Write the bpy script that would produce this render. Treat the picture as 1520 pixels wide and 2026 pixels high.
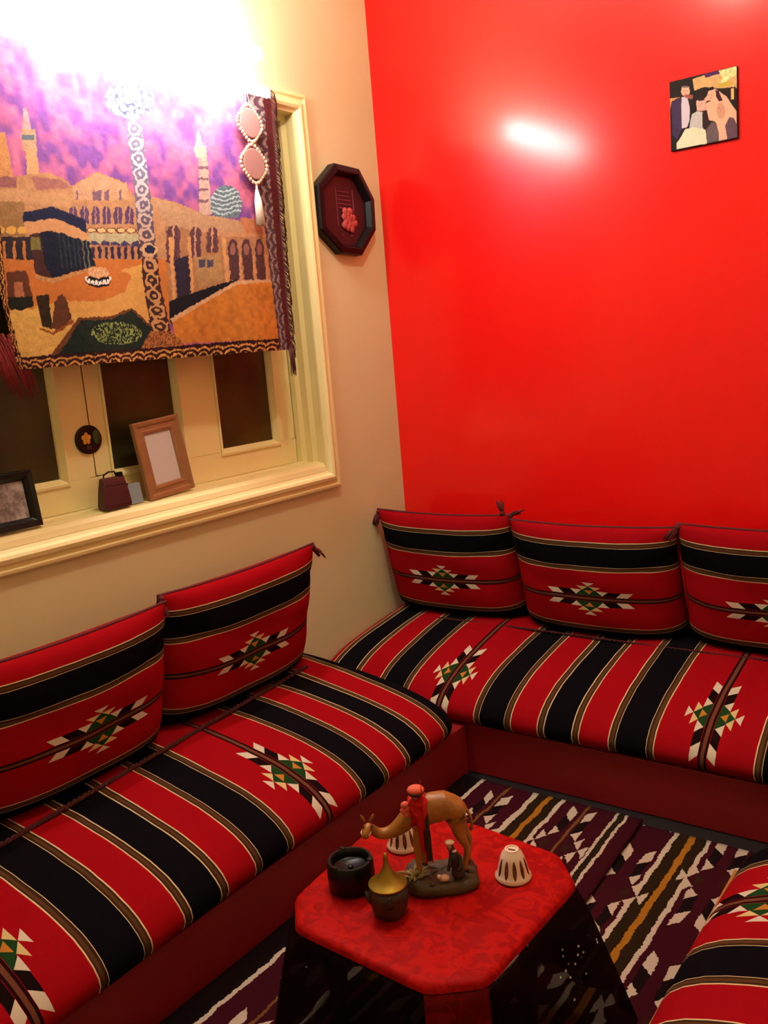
import bpy, bmesh, math, random
import numpy as np
from mathutils import Matrix, Vector

# ------------------------------------------------------------------ reset
for o in list(bpy.data.objects):
    bpy.data.objects.remove(o)
SC = bpy.context.scene
COL = SC.collection
random.seed(7)
RNG = np.random.default_rng(7)

# ------------------------------------------------------------------ camera
cam_d = bpy.data.cameras.new('camera')
cam_d.sensor_fit = 'VERTICAL'
cam_d.sensor_height = 36.0
cam_d.lens = 36.0 * 1775.385 / 2026.0
cam_d.clip_start = 0.02
cam_o = bpy.data.objects.new('camera', cam_d)
COL.objects.link(cam_o)
_R = ((0.80464767, 0.58790358, -0.08313544),
      (-0.03911561, 0.19219973, 0.98057597),
      (0.59246274, -0.78576628, 0.17764927))          # right, up, back
M = Matrix.Identity(4)
for i in range(3):
    for j in range(3):
        M[j][i] = _R[i][j]
M.translation = (2.36313, -3.29769, 1.55)
cam_o.matrix_world = M
SC.camera = cam_o

# ------------------------------------------------------------------ world, exposure
w = bpy.data.worlds.new('night')
SC.world = w
w.use_nodes = True
w.node_tree.nodes['Background'].inputs[0].default_value = (0.02, 0.02, 0.03, 1)
w.node_tree.nodes['Background'].inputs[1].default_value = 0.3
SC.view_settings.view_transform = 'Standard'
SC.view_settings.look = 'None'
SC.view_settings.exposure = -0.08
SC.view_settings.gamma = 1.0
SC.view_settings.use_curve_mapping = False
TUBE_STRENGTH = 155.0
GLOBE_STRENGTH = 350.0

# ------------------------------------------------------------------ helpers
def lin(c):
    return tuple(((v / 255) / 12.92 if v / 255 <= 0.04045 else ((v / 255 + 0.055) / 1.055) ** 2.4) for v in c)

def lin4(c):
    return lin(c) + (1.0,)

class NB:
    """small node builder"""
    def __init__(self, name):
        self.m = bpy.data.materials.new(name)
        self.m.use_nodes = True
        self.nt = self.m.node_tree
        self.N = self.nt.nodes
        self.b = self.N['Principled BSDF']
    def n(self, t, **k):
        x = self.N.new(t)
        for a, v in k.items():
            setattr(x, a, v)
        return x
    def link(self, a, b):
        self.nt.links.new(a, b)
    def put(self, sock, v):
        if isinstance(v, bpy.types.NodeSocket):
            self.link(v, sock)
        else:
            sock.default_value = v
    def math(self, op, a, b=0.0, c=None):
        x = self.n('ShaderNodeMath', operation=op)
        self.put(x.inputs[0], a)
        self.put(x.inputs[1], b)
        if c is not None:
            self.put(x.inputs[2], c)
        return x.outputs[0]
    def mix(self, f, a, b):
        x = self.n('ShaderNodeMix', data_type='RGBA')
        self.put(x.inputs[0], f)
        self.put(x.inputs[6], a)
        self.put(x.inputs[7], b)
        return x.outputs[2]
    def noise(self, scale, detail=2.0, vec=None, rough=0.5):
        x = self.n('ShaderNodeTexNoise')
        x.inputs['Scale'].default_value = scale
        x.inputs['Detail'].default_value = detail
        x.inputs['Roughness'].default_value = rough
        if vec is not None:
            self.link(vec, x.inputs['Vector'])
        return x
    def obj_co(self):
        return self.n('ShaderNodeTexCoord').outputs['Object']
    def bump(self, h, strength=0.2, dist=0.01):
        x = self.n('ShaderNodeBump')
        x.inputs['Strength'].default_value = strength
        x.inputs['Distance'].default_value = dist
        self.link(h, x.inputs['Height'])
        self.link(x.outputs[0], self.b.inputs['Normal'])
        return x
    def ramp(self, fac, stops, interp='CONSTANT'):
        x = self.n('ShaderNodeValToRGB')
        cr = x.color_ramp
        cr.interpolation = interp
        while len(cr.elements) < len(stops):
            cr.elements.new(0.5)
        for e, (p, c) in zip(cr.elements, stops):
            e.position = p
        for e, (p, c) in zip(cr.elements, stops):
            e.color = c if len(c) == 4 else tuple(c) + (1,)
        self.put(x.inputs[0], fac)
        return x.outputs[0]
    def poly(self, pq, pts):
        """1 inside the convex polygon pts (counter-clockwise), pq = vector socket (p,q,1)"""
        cur = None
        n = len(pts)
        for i in range(n):
            (x0, y0), (x1, y1) = pts[i], pts[(i + 1) % n]
            dx, dy = x1 - x0, y1 - y0
            l = math.hypot(dx, dy)
            nx, ny = -dy / l, dx / l
            d = self.n('ShaderNodeVectorMath', operation='DOT_PRODUCT')
            self.link(pq, d.inputs[0])
            d.inputs[1].default_value = (nx, ny, -(nx * x0 + ny * y0))
            v = d.outputs['Value']
            cur = v if cur is None else self.math('MINIMUM', cur, v)
        return self.math('GREATER_THAN', cur, 0.0)

def simple(name, col, rough=0.6, metal=0.0, spec=0.5, coat=0.0, coat_r=0.1, var=0.0, vscale=8.0, bump=0.0, bscale=60.0, emit=None, es=0.0):
    b = NB(name)
    c = lin4(col)
    if var > 0:
        nz = b.noise(vscale, 4.0, b.obj_co())
        lo = tuple(v * (1 - var) for v in c[:3]) + (1,)
        hi = tuple(min(1, v * (1 + var)) for v in c[:3]) + (1,)
        b.link(b.mix(nz.outputs[0], lo, hi), b.b.inputs['Base Color'])
    else:
        b.b.inputs['Base Color'].default_value = c
    b.b.inputs['Roughness'].default_value = rough
    b.b.inputs['Metallic'].default_value = metal
    b.b.inputs['Specular IOR Level'].default_value = spec
    if coat:
        b.b.inputs['Coat Weight'].default_value = coat
        b.b.inputs['Coat Roughness'].default_value = coat_r
    if bump:
        b.bump(b.noise(bscale, 3.0, b.obj_co()).outputs[0], bump, 0.004)
    if emit:
        b.b.inputs['Emission Color'].default_value = lin4(emit)
        b.b.inputs['Emission Strength'].default_value = es
    return b.m

def mesh_obj(name, verts, faces, mat=None, parent=None, smooth=False, uvs=None, loc=None):
    me = bpy.data.meshes.new(name)
    me.from_pydata([tuple(v) for v in verts], [], [tuple(f) for f in faces])
    if uvs is not None:
        l = me.uv_layers.new(name='UVMap')
        li = np.zeros(len(me.loops), dtype=np.int32)
        me.loops.foreach_get('vertex_index', li)
        l.data.foreach_set('uv', np.asarray(uvs, dtype=np.float32)[li].ravel())
    me.validate()
    if smooth:
        me.polygons.foreach_set('use_smooth', [True] * len(me.polygons))
    me.update()
    o = bpy.data.objects.new(name, me)
    COL.objects.link(o)
    if mat:
        me.materials.append(mat)
    if parent:
        o.parent = parent
    if loc is not None:
        o.location = loc
    return o

class MB:
    """collects verts and faces for ONE mesh"""
    def __init__(s):
        s.v = []
        s.f = []
    def add(s, v, f):
        k = len(s.v)
        s.v += [tuple(p) for p in v]
        s.f += [tuple(i + k for i in q) for q in f]
        return s
    def box(s, x0, x1, y0, y1, z0, z1):
        return s.add([(x0, y0, z0), (x1, y0, z0), (x1, y1, z0), (x0, y1, z0), (x0, y0, z1), (x1, y0, z1), (x1, y1, z1), (x0, y1, z1)],
                     [(0, 3, 2, 1), (4, 5, 6, 7), (0, 1, 5, 4), (1, 2, 6, 5), (2, 3, 7, 6), (3, 0, 4, 7)])
    def tube(s, pts, r, n=8, caps=True):
        pts = [Vector(p) for p in pts]
        rs = r if isinstance(r, (list, tuple)) else [r] * len(pts)
        rings = []
        up = Vector((0, 0, 1))
        for i, p in enumerate(pts):
            t = (pts[min(i + 1, len(pts) - 1)] - pts[max(i - 1, 0)]).normalized()
            a = up if abs(t.dot(up)) < 0.95 else Vector((1, 0, 0))
            u = t.cross(a).normalized()
            v = t.cross(u).normalized()
            rings.append([p + (u * math.cos(q) + v * math.sin(q)) * rs[i] for q in [2 * math.pi * j / n for j in range(n)]])
        vs = [q for g in rings for q in g]
        fs = []
        for i in range(len(rings) - 1):
            for j in range(n):
                fs.append((i * n + j, i * n + (j + 1) % n, (i + 1) * n + (j + 1) % n, (i + 1) * n + j))
        if caps:
            fs.append(tuple(range(n))[::-1])
            fs.append(tuple(range((len(rings) - 1) * n, len(rings) * n)))
        return s.add(vs, fs)
    def lathe(s, prof, n=32, c=(0, 0, 0)):
        vs, fs = [], []
        for (r, z) in prof:
            for j in range(n):
                a = 2 * math.pi * j / n
                vs.append((c[0] + r * math.cos(a), c[1] + r * math.sin(a), c[2] + z))
        for i in range(len(prof) - 1):
            for j in range(n):
                fs.append((i * n + j, i * n + (j + 1) % n, (i + 1) * n + (j + 1) % n, (i + 1) * n + j))
        return s.add(vs, fs)
    def ball(s, c, r, n=10, m=7):
        r = r if isinstance(r, (tuple, list)) else (r, r, r)
        vs, fs = [], []
        for i in range(m + 1):
            th = math.pi * i / m
            for j in range(n):
                a = 2 * math.pi * j / n
                vs.append((c[0] + r[0] * math.sin(th) * math.cos(a), c[1] + r[1] * math.sin(th) * math.sin(a), c[2] + r[2] * math.cos(th)))
        for i in range(m):
            for j in range(n):
                fs.append((i * n + j, (i + 1) * n + j, (i + 1) * n + (j + 1) % n, i * n + (j + 1) % n))
        return s.add(vs, fs)
    def sweep_rect(s, a0, a1, b0, b1, prof, axis):
        """mitred rectangular frame; prof = closed list of (inset, height); axis maps (a,b,h)->xyz"""
        k = len(prof)
        vs, fs = [], []
        for (o, h) in prof:
            for (a, b) in ((a0 + o, b0 + o), (a1 - o, b0 + o), (a1 - o, b1 - o), (a0 + o, b1 - o)):
                vs.append(axis(a, b, h))
        for i in range(k):
            i2 = (i + 1) % k
            for j in range(4):
                fs.append((i * 4 + j, i * 4 + (j + 1) % 4, i2 * 4 + (j + 1) % 4, i2 * 4 + j))
        return s.add(vs, fs)
    def build(s, name, mat=None, parent=None, smooth=False, loc=None, bevel=0.0, auto=None):
        o = mesh_obj(name, s.v, s.f, mat, parent, smooth, None, loc)
        bm = bmesh.new()
        bm.from_mesh(o.data)
        bmesh.ops.remove_doubles(bm, verts=bm.verts, dist=1e-6)
        bmesh.ops.recalc_face_normals(bm, faces=bm.faces)
        bm.to_mesh(o.data)
        bm.free()
        if smooth:
            for p in o.data.polygons:
                p.use_smooth = True
        if auto is not None:
            o.data.set_sharp_from_angle(angle=math.radians(auto))
        if bevel:
            md = o.modifiers.new('bevel', 'BEVEL')
            md.width = bevel
            md.segments = 2
            md.limit_method = 'ANGLE'
            md.angle_limit = math.radians(40)
        return o

def empty(name, loc=(0, 0, 0), rz=0.0, parent=None):
    o = bpy.data.objects.new(name, None)
    o.empty_display_size = 0.05
    o.location = loc
    o.rotation_euler = (0, 0, rz)
    COL.objects.link(o)
    if parent:
        o.parent = parent
    return o

def tag(o, label, cat, group=None):
    o['label'] = label
    o['category'] = cat
    if group:
        o['group'] = group
    return o

def struct(o, label, cat):
    o['kind'] = 'structure'
    o['label'] = label
    o['category'] = cat
    return o

def vnoise(h, w, cy, cx):
    """smooth value noise raster"""
    g = RNG.random((int(cy) + 2, int(cx) + 2))
    y = np.linspace(0, cy, h, endpoint=False)
    x = np.linspace(0, cx, w, endpoint=False)
    yi, xi = y.astype(int), x.astype(int)
    fy, fx = (y - yi)[:, None], (x - xi)[None, :]
    fy, fx = fy * fy * (3 - 2 * fy), fx * fx * (3 - 2 * fx)
    a, b = g[yi][:, xi], g[yi][:, xi + 1]
    c, d = g[yi + 1][:, xi], g[yi + 1][:, xi + 1]
    return (a * (1 - fx) + b * fx) * (1 - fy) + (c * (1 - fx) + d * fx) * fy

class Painter:
    """flat print: colours every vertex of a grid from polygons laid out in design coordinates X,Y"""
    def __init__(s, X, Y):
        s.X, s.Y = X, Y
        s.C = np.zeros(X.shape + (3,))
    def inside(s, pts):
        r = np.zeros(s.X.shape, bool)
        p = np.asarray(pts, float)
        bx = (s.X >= p[:, 0].min()) & (s.X <= p[:, 0].max()) & (s.Y >= p[:, 1].min()) & (s.Y <= p[:, 1].max())
        x, y = s.X[bx], s.Y[bx]
        ins = np.zeros(x.shape, bool)
        for i in range(len(p)):
            (x0, y0), (x1, y1) = p[i], p[(i + 1) % len(p)]
            if y0 == y1:
                continue
            ins ^= ((y0 > y) != (y1 > y)) & (x < (x1 - x0) * (y - y0) / (y1 - y0) + x0)
        r[bx] = ins
        return r
    def fill(s, pts, col, var=0.0, nz=None):
        m = s.inside(pts)
        s.mask(m, col, var, nz)
        return m
    def mask(s, m, col, var=0.0, nz=None):
        c = np.array(lin(col))
        if nz is None or var == 0:
            s.C[m] = c
        else:
            s.C[m] = c[None, :] * (1 + var * (nz[m] - 0.5) * 2)[:, None]
    def ell(s, cx, cy, rx, ry):
        return ((s.X - cx) / rx) ** 2 + ((s.Y - cy) / ry) ** 2 < 1

def colour_attr(o, cols):
    a = o.data.color_attributes.new('print', 'FLOAT_COLOR', 'POINT')
    c = np.ones((cols.shape[0], 4), dtype=np.float32)
    c[:, :3] = np.clip(cols, 0, 1)
    a.data.foreach_set('color', c.ravel())

def print_mat(name, rough, weave=0.0, coat=0.0):
    b = NB(name)
    a = b.n('ShaderNodeAttribute', attribute_name='print')
    b.link(a.outputs['Color'], b.b.inputs['Base Color'])
    b.b.inputs['Roughness'].default_value = rough
    b.b.inputs['Specular IOR Level'].default_value = 0.12
    b.b.inputs['Coat Weight'].default_value = coat
    b.b.inputs['Coat Roughness'].default_value = 0.08
    if weave:
        b.bump(b.noise(260.0, 2.0, b.obj_co()).outputs[0], weave, 0.003)
    return b.m

# ------------------------------------------------------------------ materials
def red_paint():
    b = NB('glossy_red_paint')
    co = b.obj_co()
    nz = b.noise(1.6, 4.0, co)
    b.link(b.mix(nz.outputs[0], (0.78, 0.0045, 0.004, 1), (0.84, 0.0075, 0.006, 1)), b.b.inputs['Base Color'])
    b.b.inputs['Roughness'].default_value = 0.42
    b.b.inputs['Specular IOR Level'].default_value = 0.10
    b.b.inputs['Coat Weight'].default_value = 0.75
    b.b.inputs['Coat Roughness'].default_value = 0.19
    mp = b.n('ShaderNodeMapping')
    mp.inputs['Scale'].default_value = (1, 1, 0.6)
    b.link(co, mp.inputs[0])
    n2 = b.noise(38.0, 5.0, mp.outputs[0], 0.6)
    b.bump(n2.outputs[0], 0.10, 0.006)
    return b.m

def cream_paint():
    b = NB('cream_paint')
    co = b.obj_co()
    nz = b.noise(2.2, 5.0, co)
    b.link(b.mix(nz.outputs[0], (0.67, 0.60, 0.35, 1), (0.73, 0.67, 0.41, 1)), b.b.inputs['Base Color'])
    b.b.inputs['Roughness'].default_value = 0.55
    b.bump(b.noise(45.0, 5.0, co).outputs[0], 0.08, 0.004)
    return b.m

P_ = 0.953            # repeat of the woven cloth
U_ = 0.00074          # one drawing unit of the woven motif in metres
def motif(b, base, p, q, cols, line=0.0):
    """woven diamond: p along the stripe, q across it (both from the centre, in drawing units)"""
    cv = b.n('ShaderNodeCombineXYZ')
    b.put(cv.inputs[0], p)
    b.put(cv.inputs[1], q)
    cv.inputs[2].default_value = 1.0
    v = cv.outputs[0]
    white, cream, black, green, orange = cols
    c = base
    c = b.mix(b.poly(v, [(-1, 17), (142, 17), (172, 48), (-1, 48)]), c, black)
    c = b.mix(b.poly(v, [(142, 17), (200, 17), (231, 48), (172, 48)]), c, white)
    c = b.mix(b.poly(v, [(-1, 17), (76, 17), (-1, 80)]), c, green)
    c = b.mix(b.poly(v, [(104, 50), (41, 50), (72, 21)]), c, white)
    c = b.mix(b.poly(v, [(68, 76), (2, 76), (35, 51)]), c, cream)
    c = b.mix(b.poly(v, [(33, 104), (-33, 104), (0, 78)]), c, white)
    c = b.mix(b.poly(v, [(26, 50), (-26, 50), (0, 24)]), c, orange)
    return c

def woven():
    b = NB('striped_woven_cloth')
    uv = b.n('ShaderNodeUVMap', uv_map='UVMap')
    sep = b.n('ShaderNodeSeparateXYZ')
    b.link(uv.outputs[0], sep.inputs[0])
    s, t = sep.outputs[0], sep.outputs[1]
    wob = b.noise(9.0, 2.0, uv.outputs[0])
    s = b.math('ADD', s, b.math('MULTIPLY', b.math('SUBTRACT', wob.outputs[0], 0.5), 0.006))
    fr = b.math('FRACT', b.math('ADD', b.math('DIVIDE', s, P_), 0.5))
    a = b.math('MULTIPLY', b.math('ABSOLUTE', b.math('SUBTRACT', fr, 0.5)), P_)
    H = P_ / 2
    red, cream, brown, brown2, black, dark = lin4((162, 9, 20)), lin4((232, 208, 160)), lin4((92, 60, 34)), lin4((62, 38, 24)), lin4((11, 8, 15)), lin4((40, 6, 10))
    st = [(0, lin4((112, 66, 48))), (0.0045, dark), (0.0115, red)]
    for x0 in (0.150, 0.274, 0.400):
        st += [(x0, cream), (x0 + 0.0032, brown2), (x0 + 0.008, brown), (x0 + 0.0175, brown2), (x0 + 0.0235, cream), (x0 + 0.0267, None)]
    nxt = [black, red, black]
    k = 0
    for i, (p0, c) in enumerate(st):
        if c is None:
            st[i] = (p0, nxt[k])
            k += 1
    base = b.ramp(b.math('DIVIDE', a, H), [(p0 / H, c) for p0, c in st])
    q = b.math('DIVIDE', a, 0.00083)
    p = b.math('DIVIDE', b.math('ABSOLUTE', t), 0.00078)
    col = motif(b, base, p, q, (lin4((226, 214, 190)), lin4((224, 200, 140)), lin4((26, 10, 12)), lin4((30, 66, 30)), lin4((196, 128, 52))))
    fib = b.noise(420.0, 2.0, uv.outputs[0])
    sc = b.n('ShaderNodeMix', data_type='RGBA', blend_type='MULTIPLY')
    sc.inputs[0].default_value = 0.35
    b.link(col, sc.inputs[6])
    b.link(fib.outputs[0], sc.inputs[7])
    b.link(sc.outputs[2], b.b.inputs['Base Color'])
    b.b.inputs['Roughness'].default_value = 0.9
    b.b.inputs['Specular IOR Level'].default_value = 0.05
    wv = b.n('ShaderNodeTexWave', wave_type='BANDS', bands_direction='X')
    wv.inputs['Scale'].default_value = 160.0
    b.link(uv.outputs[0], wv.inputs[0])
    b.bump(wv.outputs['Fac'], 0.12, 0.002)
    return b.m

def rug_mat(name, c1, c2, y1, y2, stops):
    b = NB(name)
    uv = b.n('ShaderNodeUVMap', uv_map='UVMap')
    jit = b.noise(130.0, 2.0, uv.outputs[0])
    jit2 = b.noise(14.0, 2.0, uv.outputs[0])
    sep = b.n('ShaderNodeSeparateXYZ')
    b.link(uv.outputs[0], sep.inputs[0])
    js = b.n('ShaderNodeSeparateColor')
    b.link(jit.outputs['Color'], js.inputs[0])
    js2 = b.n('ShaderNodeSeparateColor')
    b.link(jit2.outputs['Color'], js2.inputs[0])
    def wob(v, k):
        v = b.math('ADD', v, b.math('MULTIPLY', b.math('SUBTRACT', js.outputs[k], 0.5), 0.011))
        return b.math('ADD', v, b.math('MULTIPLY', b.math('SUBTRACT', js2.outputs[k], 0.5), 0.022))
    x, y = wob(sep.outputs[0], 0), wob(sep.outputs[1], 1)
    base = b.ramp(b.math('DIVIDE', b.math('SUBTRACT', x, 0.6), 1.2), [((p0 - 0.6) / 1.2, lin4(c)) for p0, c in stops])
    q = b.math('MINIMUM', b.math('ABSOLUTE', b.math('SUBTRACT', x, c1)), b.math('ABSOLUTE', b.math('SUBTRACT', x, c2)))
    sel = b.math('GREATER_THAN', x, (c1 + c2) / 2)
    y0 = b.math('ADD', y1, b.math('MULTIPLY', sel, y2 - y1))
    fr = b.math('FRACT', b.math('ADD', b.math('DIVIDE', b.math('SUBTRACT', y, y0), 0.60), 0.5))
    p = b.math('MULTIPLY', b.math('ABSOLUTE', b.math('SUBTRACT', fr, 0.5)), 0.60)
    p = b.math('DIVIDE', p, 0.00105)
    q = b.math('DIVIDE', q, 0.00090)
    wht = lin4((226, 210, 188))
    col = motif(b, base, p, q, (wht, wht, lin4((24, 10, 12)), lin4((66, 14, 26)), lin4((60, 34, 16))))
    fib = b.noise(700.0, 2.0, uv.outputs[0])
    sc = b.n('ShaderNodeMix', data_type='RGBA', blend_type='MULTIPLY')
    sc.inputs[0].default_value = 0.6
    b.link(col, sc.inputs[6])
    b.link(fib.outputs[0], sc.inputs[7])
    b.link(sc.outputs[2], b.b.inputs['Base Color'])
    b.b.inputs['Roughness'].default_value = 0.95
    b.b.inputs['Specular IOR Level'].default_value = 0.1
    b.bump(fib.outputs[0], 0.4, 0.004)
    return b.m

def jacquard(name, hi, lo, alpha=1.0, sequin=False):
    b = NB(name)
    co = b.obj_co()
    dn = b.noise(9.0, 3.0, co)
    mp = b.n('ShaderNodeVectorMath', operation='ADD')
    b.link(co, mp.inputs[0])
    sv = b.n('ShaderNodeVectorMath', operation='SCALE')
    b.link(dn.outputs['Color'], sv.inputs[0])
    sv.inputs['Scale'].default_value = 0.09
    b.link(sv.outputs[0], mp.inputs[1])
    pt = b.noise(26.0, 3.0, mp.outputs[0])
    pt.inputs['Distortion'].default_value = 1.6
    vo = b.n('ShaderNodeTexVoronoi', feature='SMOOTH_F1')
    vo.inputs['Scale'].default_value = 11.0
    b.link(mp.outputs[0], vo.inputs['Vector'])
    mr = b.n('ShaderNodeMapRange')
    mr.inputs['From Min'].default_value = 0.44
    mr.inputs['From Max'].default_value = 0.56
    b.link(b.math('ADD', pt.outputs[0], b.math('MULTIPLY', b.math('SUBTRACT', vo.outputs['Distance'], 0.4), 0.25)), mr.inputs[0])
    rings = mr.outputs[0]
    f = rings
    col = b.mix(f, lin4(lo), lin4(hi))
    if sequin:
        v2 = b.n('ShaderNodeTexVoronoi', feature='F1')
        v2.inputs['Scale'].default_value = 60.0
        b.link(co, v2.inputs['Vector'])
        cut = b.math('GREATER_THAN', b.noise(6.0, 2.0, co).outputs[0], 0.6)
        dot = b.math('MULTIPLY', b.math('LESS_THAN', v2.outputs['Distance'], 0.16), cut)
        col = b.mix(dot, col, (0.75, 0.75, 0.8, 1))
    b.link(col, b.b.inputs['Base Color'])
    b.b.inputs['Roughness'].default_value = 0.55
    b.link(b.math('MULTIPLY_ADD', rings, 0.10, 0.50), b.b.inputs['Roughness'])
    b.b.inputs['Alpha'].default_value = alpha
    b.b.inputs['Specular IOR Level'].default_value = 0.05
    b.bump(rings, 0.05, 0.002)
    return b.m

MAT = {}
MAT['red_wall'] = red_paint()
MAT['cream'] = cream_paint()
MAT['white_wood'] = simple('cream_white_gloss_wood', (238, 224, 164), 0.38, var=0.05, vscale=5, bump=0.05)
MAT['ceiling'] = simple('white_ceiling', (236, 228, 214), 0.8, var=0.03)
MAT['floor'] = simple('dark_floor_tiles', (14, 10, 13), 0.6, var=0.2)
MAT['woven'] = woven()
MAT['base'] = simple('dark_red_painted_board', (136, 12, 20), 0.55, var=0.12, vscale=4)
MAT['tassel'] = simple('dark_red_wool', (84, 12, 16), 0.9, var=0.3, vscale=80)
MAT['cord'] = simple('dark_red_braid', (70, 14, 14), 0.9, var=0.5, vscale=120)
MAT['black'] = simple('black_lacquer', (9, 8, 10), 0.28, spec=0.3)
MAT['plug'] = simple('white_enamel', (235, 235, 235), 0.4)
MAT['tan'] = simple('tan_wood_strip', (168, 112, 50), 0.6, var=0.2, vscale=30)

# ------------------------------------------------------------------ room shell
XR, YF, ZC = 2.62, -4.1, 3.3
WY0, WY1, WZ0, WZ1 = -2.72, -0.52, 1.075, 2.47           # window opening
struct(MB().box(-0.3, XR + 0.3, YF - 0.2, 0.3, -0.12, 0.0).build('floor', MAT['floor']), 'dark floor under the striped rugs', 'floor')
struct(MB().box(-0.3, XR + 0.3, YF - 0.2, 0.3, ZC, ZC + 0.12).build('ceiling', MAT['ceiling']), 'plain white ceiling above the room', 'ceiling')
struct(MB().box(-0.3, XR + 0.3, 0.0, 0.2, 0, ZC).build('wall_back', MAT['red_wall']), 'glossy bright red painted wall', 'wall')
struct(MB().box(XR, XR + 0.2, YF, 0.0, 0, ZC).build('wall_right', MAT['cream']), 'cream wall outside the right edge of the picture', 'wall')
struct(MB().box(-0.3, XR + 0.3, YF - 0.2, YF, 0, ZC).build('wall_front', MAT['cream']), 'cream wall behind the camera', 'wall')
mb = MB()
mb.box(-0.2, 0, YF, WY0, 0, ZC).box(-0.2, 0, WY1, 0, 0, ZC).box(-0.2, 0, WY0, WY1, 0, WZ0).box(-0.2, 0, WY0, WY1, WZ1, ZC)
struct(mb.build('wall_left', MAT['cream']), 'cream wall holding the window and the tapestry', 'wall')

# ------------------------------------------------------------------ window
ax_wall = lambda a, b, h: (h, a, b)
win = struct(empty('window_1', (0, 0, 0)), 'cream wooden window with dark panes half covered by the tapestry', 'window')
prof = [(0, 0), (0, 0.016), (0.006, 0.024), (0.016, 0.026), (0.022, 0.018), (0.030, 0.018), (0.036, 0.030), (0.050, 0.034), (0.060, 0.030), (0.066, 0.018), (0.075, 0.012), (0.075, 0.0)]
MB().sweep_rect(WY0 - 0.062, WY1 + 0.057, WZ0 - 0.065, WZ1 + 0.062, prof, ax_wall).build('frame_moulding', MAT['white_wood'], win, bevel=0.0015)
jp = [(-0.004, 0.002), (0.013, 0.002), (0.013, -0.035), (0.032, -0.045), (0.032, -0.078), (0.052, -0.085), (0.052, -0.165), (-0.004, -0.165)]
MB().sweep_rect(WY0, WY1, WZ0, WZ1, jp, ax_wall).build('jamb', MAT['white_wood'], win, bevel=0.0015)
sb = MB()
prof2 = [(-0.17, 1.07), (0.012, 1.07), (0.012, 1.088), (0.006, 1.105), (-0.008, 1.117), (-0.03, 1.122), (-0.17, 1.126)]
n2 = len(prof2)
vs = [(x, y, z) for y in (WY0 + 0.01, WY1 - 0.012) for (x, z) in prof2]
fs = [(i, (i + 1) % n2, n2 + (i + 1) % n2, n2 + i) for i in range(n2)] + [tuple(range(n2)), tuple(range(n2, 2 * n2))[::-1]]
sb.add(vs, fs).build('sill_board', MAT['white_wood'], win, bevel=0.001)

def glass_mat():
    b = NB('dusty_night_glass')
    co = b.obj_co()
    nz = b.noise(5.0, 5.0, co)
    b.link(b.ramp(nz.outputs[0], [(0.3, lin4((38, 38, 15))), (0.7, lin4((80, 76, 33)))], 'LINEAR'), b.b.inputs['Base Color'])
    b.b.inputs['Roughness'].default_value = 0.32
    b.b.inputs['Transmission Weight'].default_value = 0.25
    b.b.inputs['Specular IOR Level'].default_value = 0.35
    return b.m
MAT['glass'] = glass_mat()
SX0, SX1 = -0.150, -0.110                         # sash thickness
ZB, ZT = 1.1275, 2.40
def sash(y0, y1, panes):
    """one casement leaf: frame of stiles and rails with panes (list of (ya, yb))"""
    m = MB()
    ys = sorted([y0, y1] + [v for p in panes for v in p])
    zb, zt = 1.225, 2.31
    m.box(SX0, SX1, y0, y1, ZB, zb).box(SX0, SX1, y0, y1, zt, ZT)
    for i in range(0, len(ys), 2):
        m.box(SX0, SX1, ys[i], ys[i + 1], zb, zt)
    s = m.build('sash', MAT['white_wood'], win, bevel=0.002)
    for (ya, yb) in panes:
        MB().box(-0.134, -0.129, ya - 0.006, yb + 0.006, zb - 0.006, zt + 0.006).build('pane', MAT['glass'], s)
        bp = [(-0.012, -0.128), (-0.012, -0.104), (-0.004, -0.103), (0.010, -0.122), (0.012, -0.128)]
        MB().sweep_rect(ya - 0.002, yb + 0.002, zb - 0.002, zt + 0.002, bp, ax_wall).build('glazing_bead', MAT['white_wood'], s)
    return s
sash(-1.540, -0.576, [(-1.468, -1.165), (-0.976, -0.680)])
sash(-2.660, -1.5435, [(-2.56, -2.28), (-1.95, -1.655)])
MB().box(-0.30, -0.19, -1.6, -1.48, 1.1, 2.42).build('outer_mullion', MAT['white_wood'], win)

# ------------------------------------------------------------------ lamps
tube_m = NB('lit_tube')
tube_m.b.inputs['Emission Color'].default_value = (1.0, 0.95, 0.92, 1)
tube_m.b.inputs['Emission Strength'].default_value = TUBE_STRENGTH
globe_m = NB('lit_globe')
globe_m.b.inputs['Emission Color'].default_value = (1.0, 0.87, 0.66, 1)
globe_m.b.inputs['Emission Strength'].default_value = GLOBE_STRENGTH
wl = tag(empty('wall_lamp', (0, -1.28, 2.555)), 'glaring white strip lamp on the cream wall above the tapestry', 'lamp')
MB().box(0.0005, 0.012, -0.05, 0.05, -0.03, 0.03).build('wall_plate', MAT['plug'], wl, bevel=0.003)
MB().tube([(0.012, 0, 0), (0.10, 0, 0.008), (0.1625, 0, 0)], 0.007, 10).build('arm', MAT['plug'], wl, True)
MB().box(0.163, 0.200, -0.40, 0.40, -0.022, 0.022).build('opal_diffuser', tube_m.m, wl, bevel=0.012)
cl = tag(empty('ceiling_lamp', (1.12, -1.40, ZC)), 'warm white glass globe lamp under the ceiling, above the picture', 'lamp')
MB().lathe([(0.0, -0.0005), (0.055, -0.0005), (0.055, -0.015), (0.02, -0.028), (0.0, -0.028)], 24).build('ceiling_rose', MAT['plug'], cl, True, auto=40)
MB().lathe([(0.0, -0.026), (0.022, -0.026), (0.024, -0.045), (0.0, -0.045)], 20).build('socket', MAT['plug'], cl, True, auto=40)
MB().ball((0, 0, -0.103), 0.062, 24, 16).build('globe', globe_m.m, cl, True)

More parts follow.
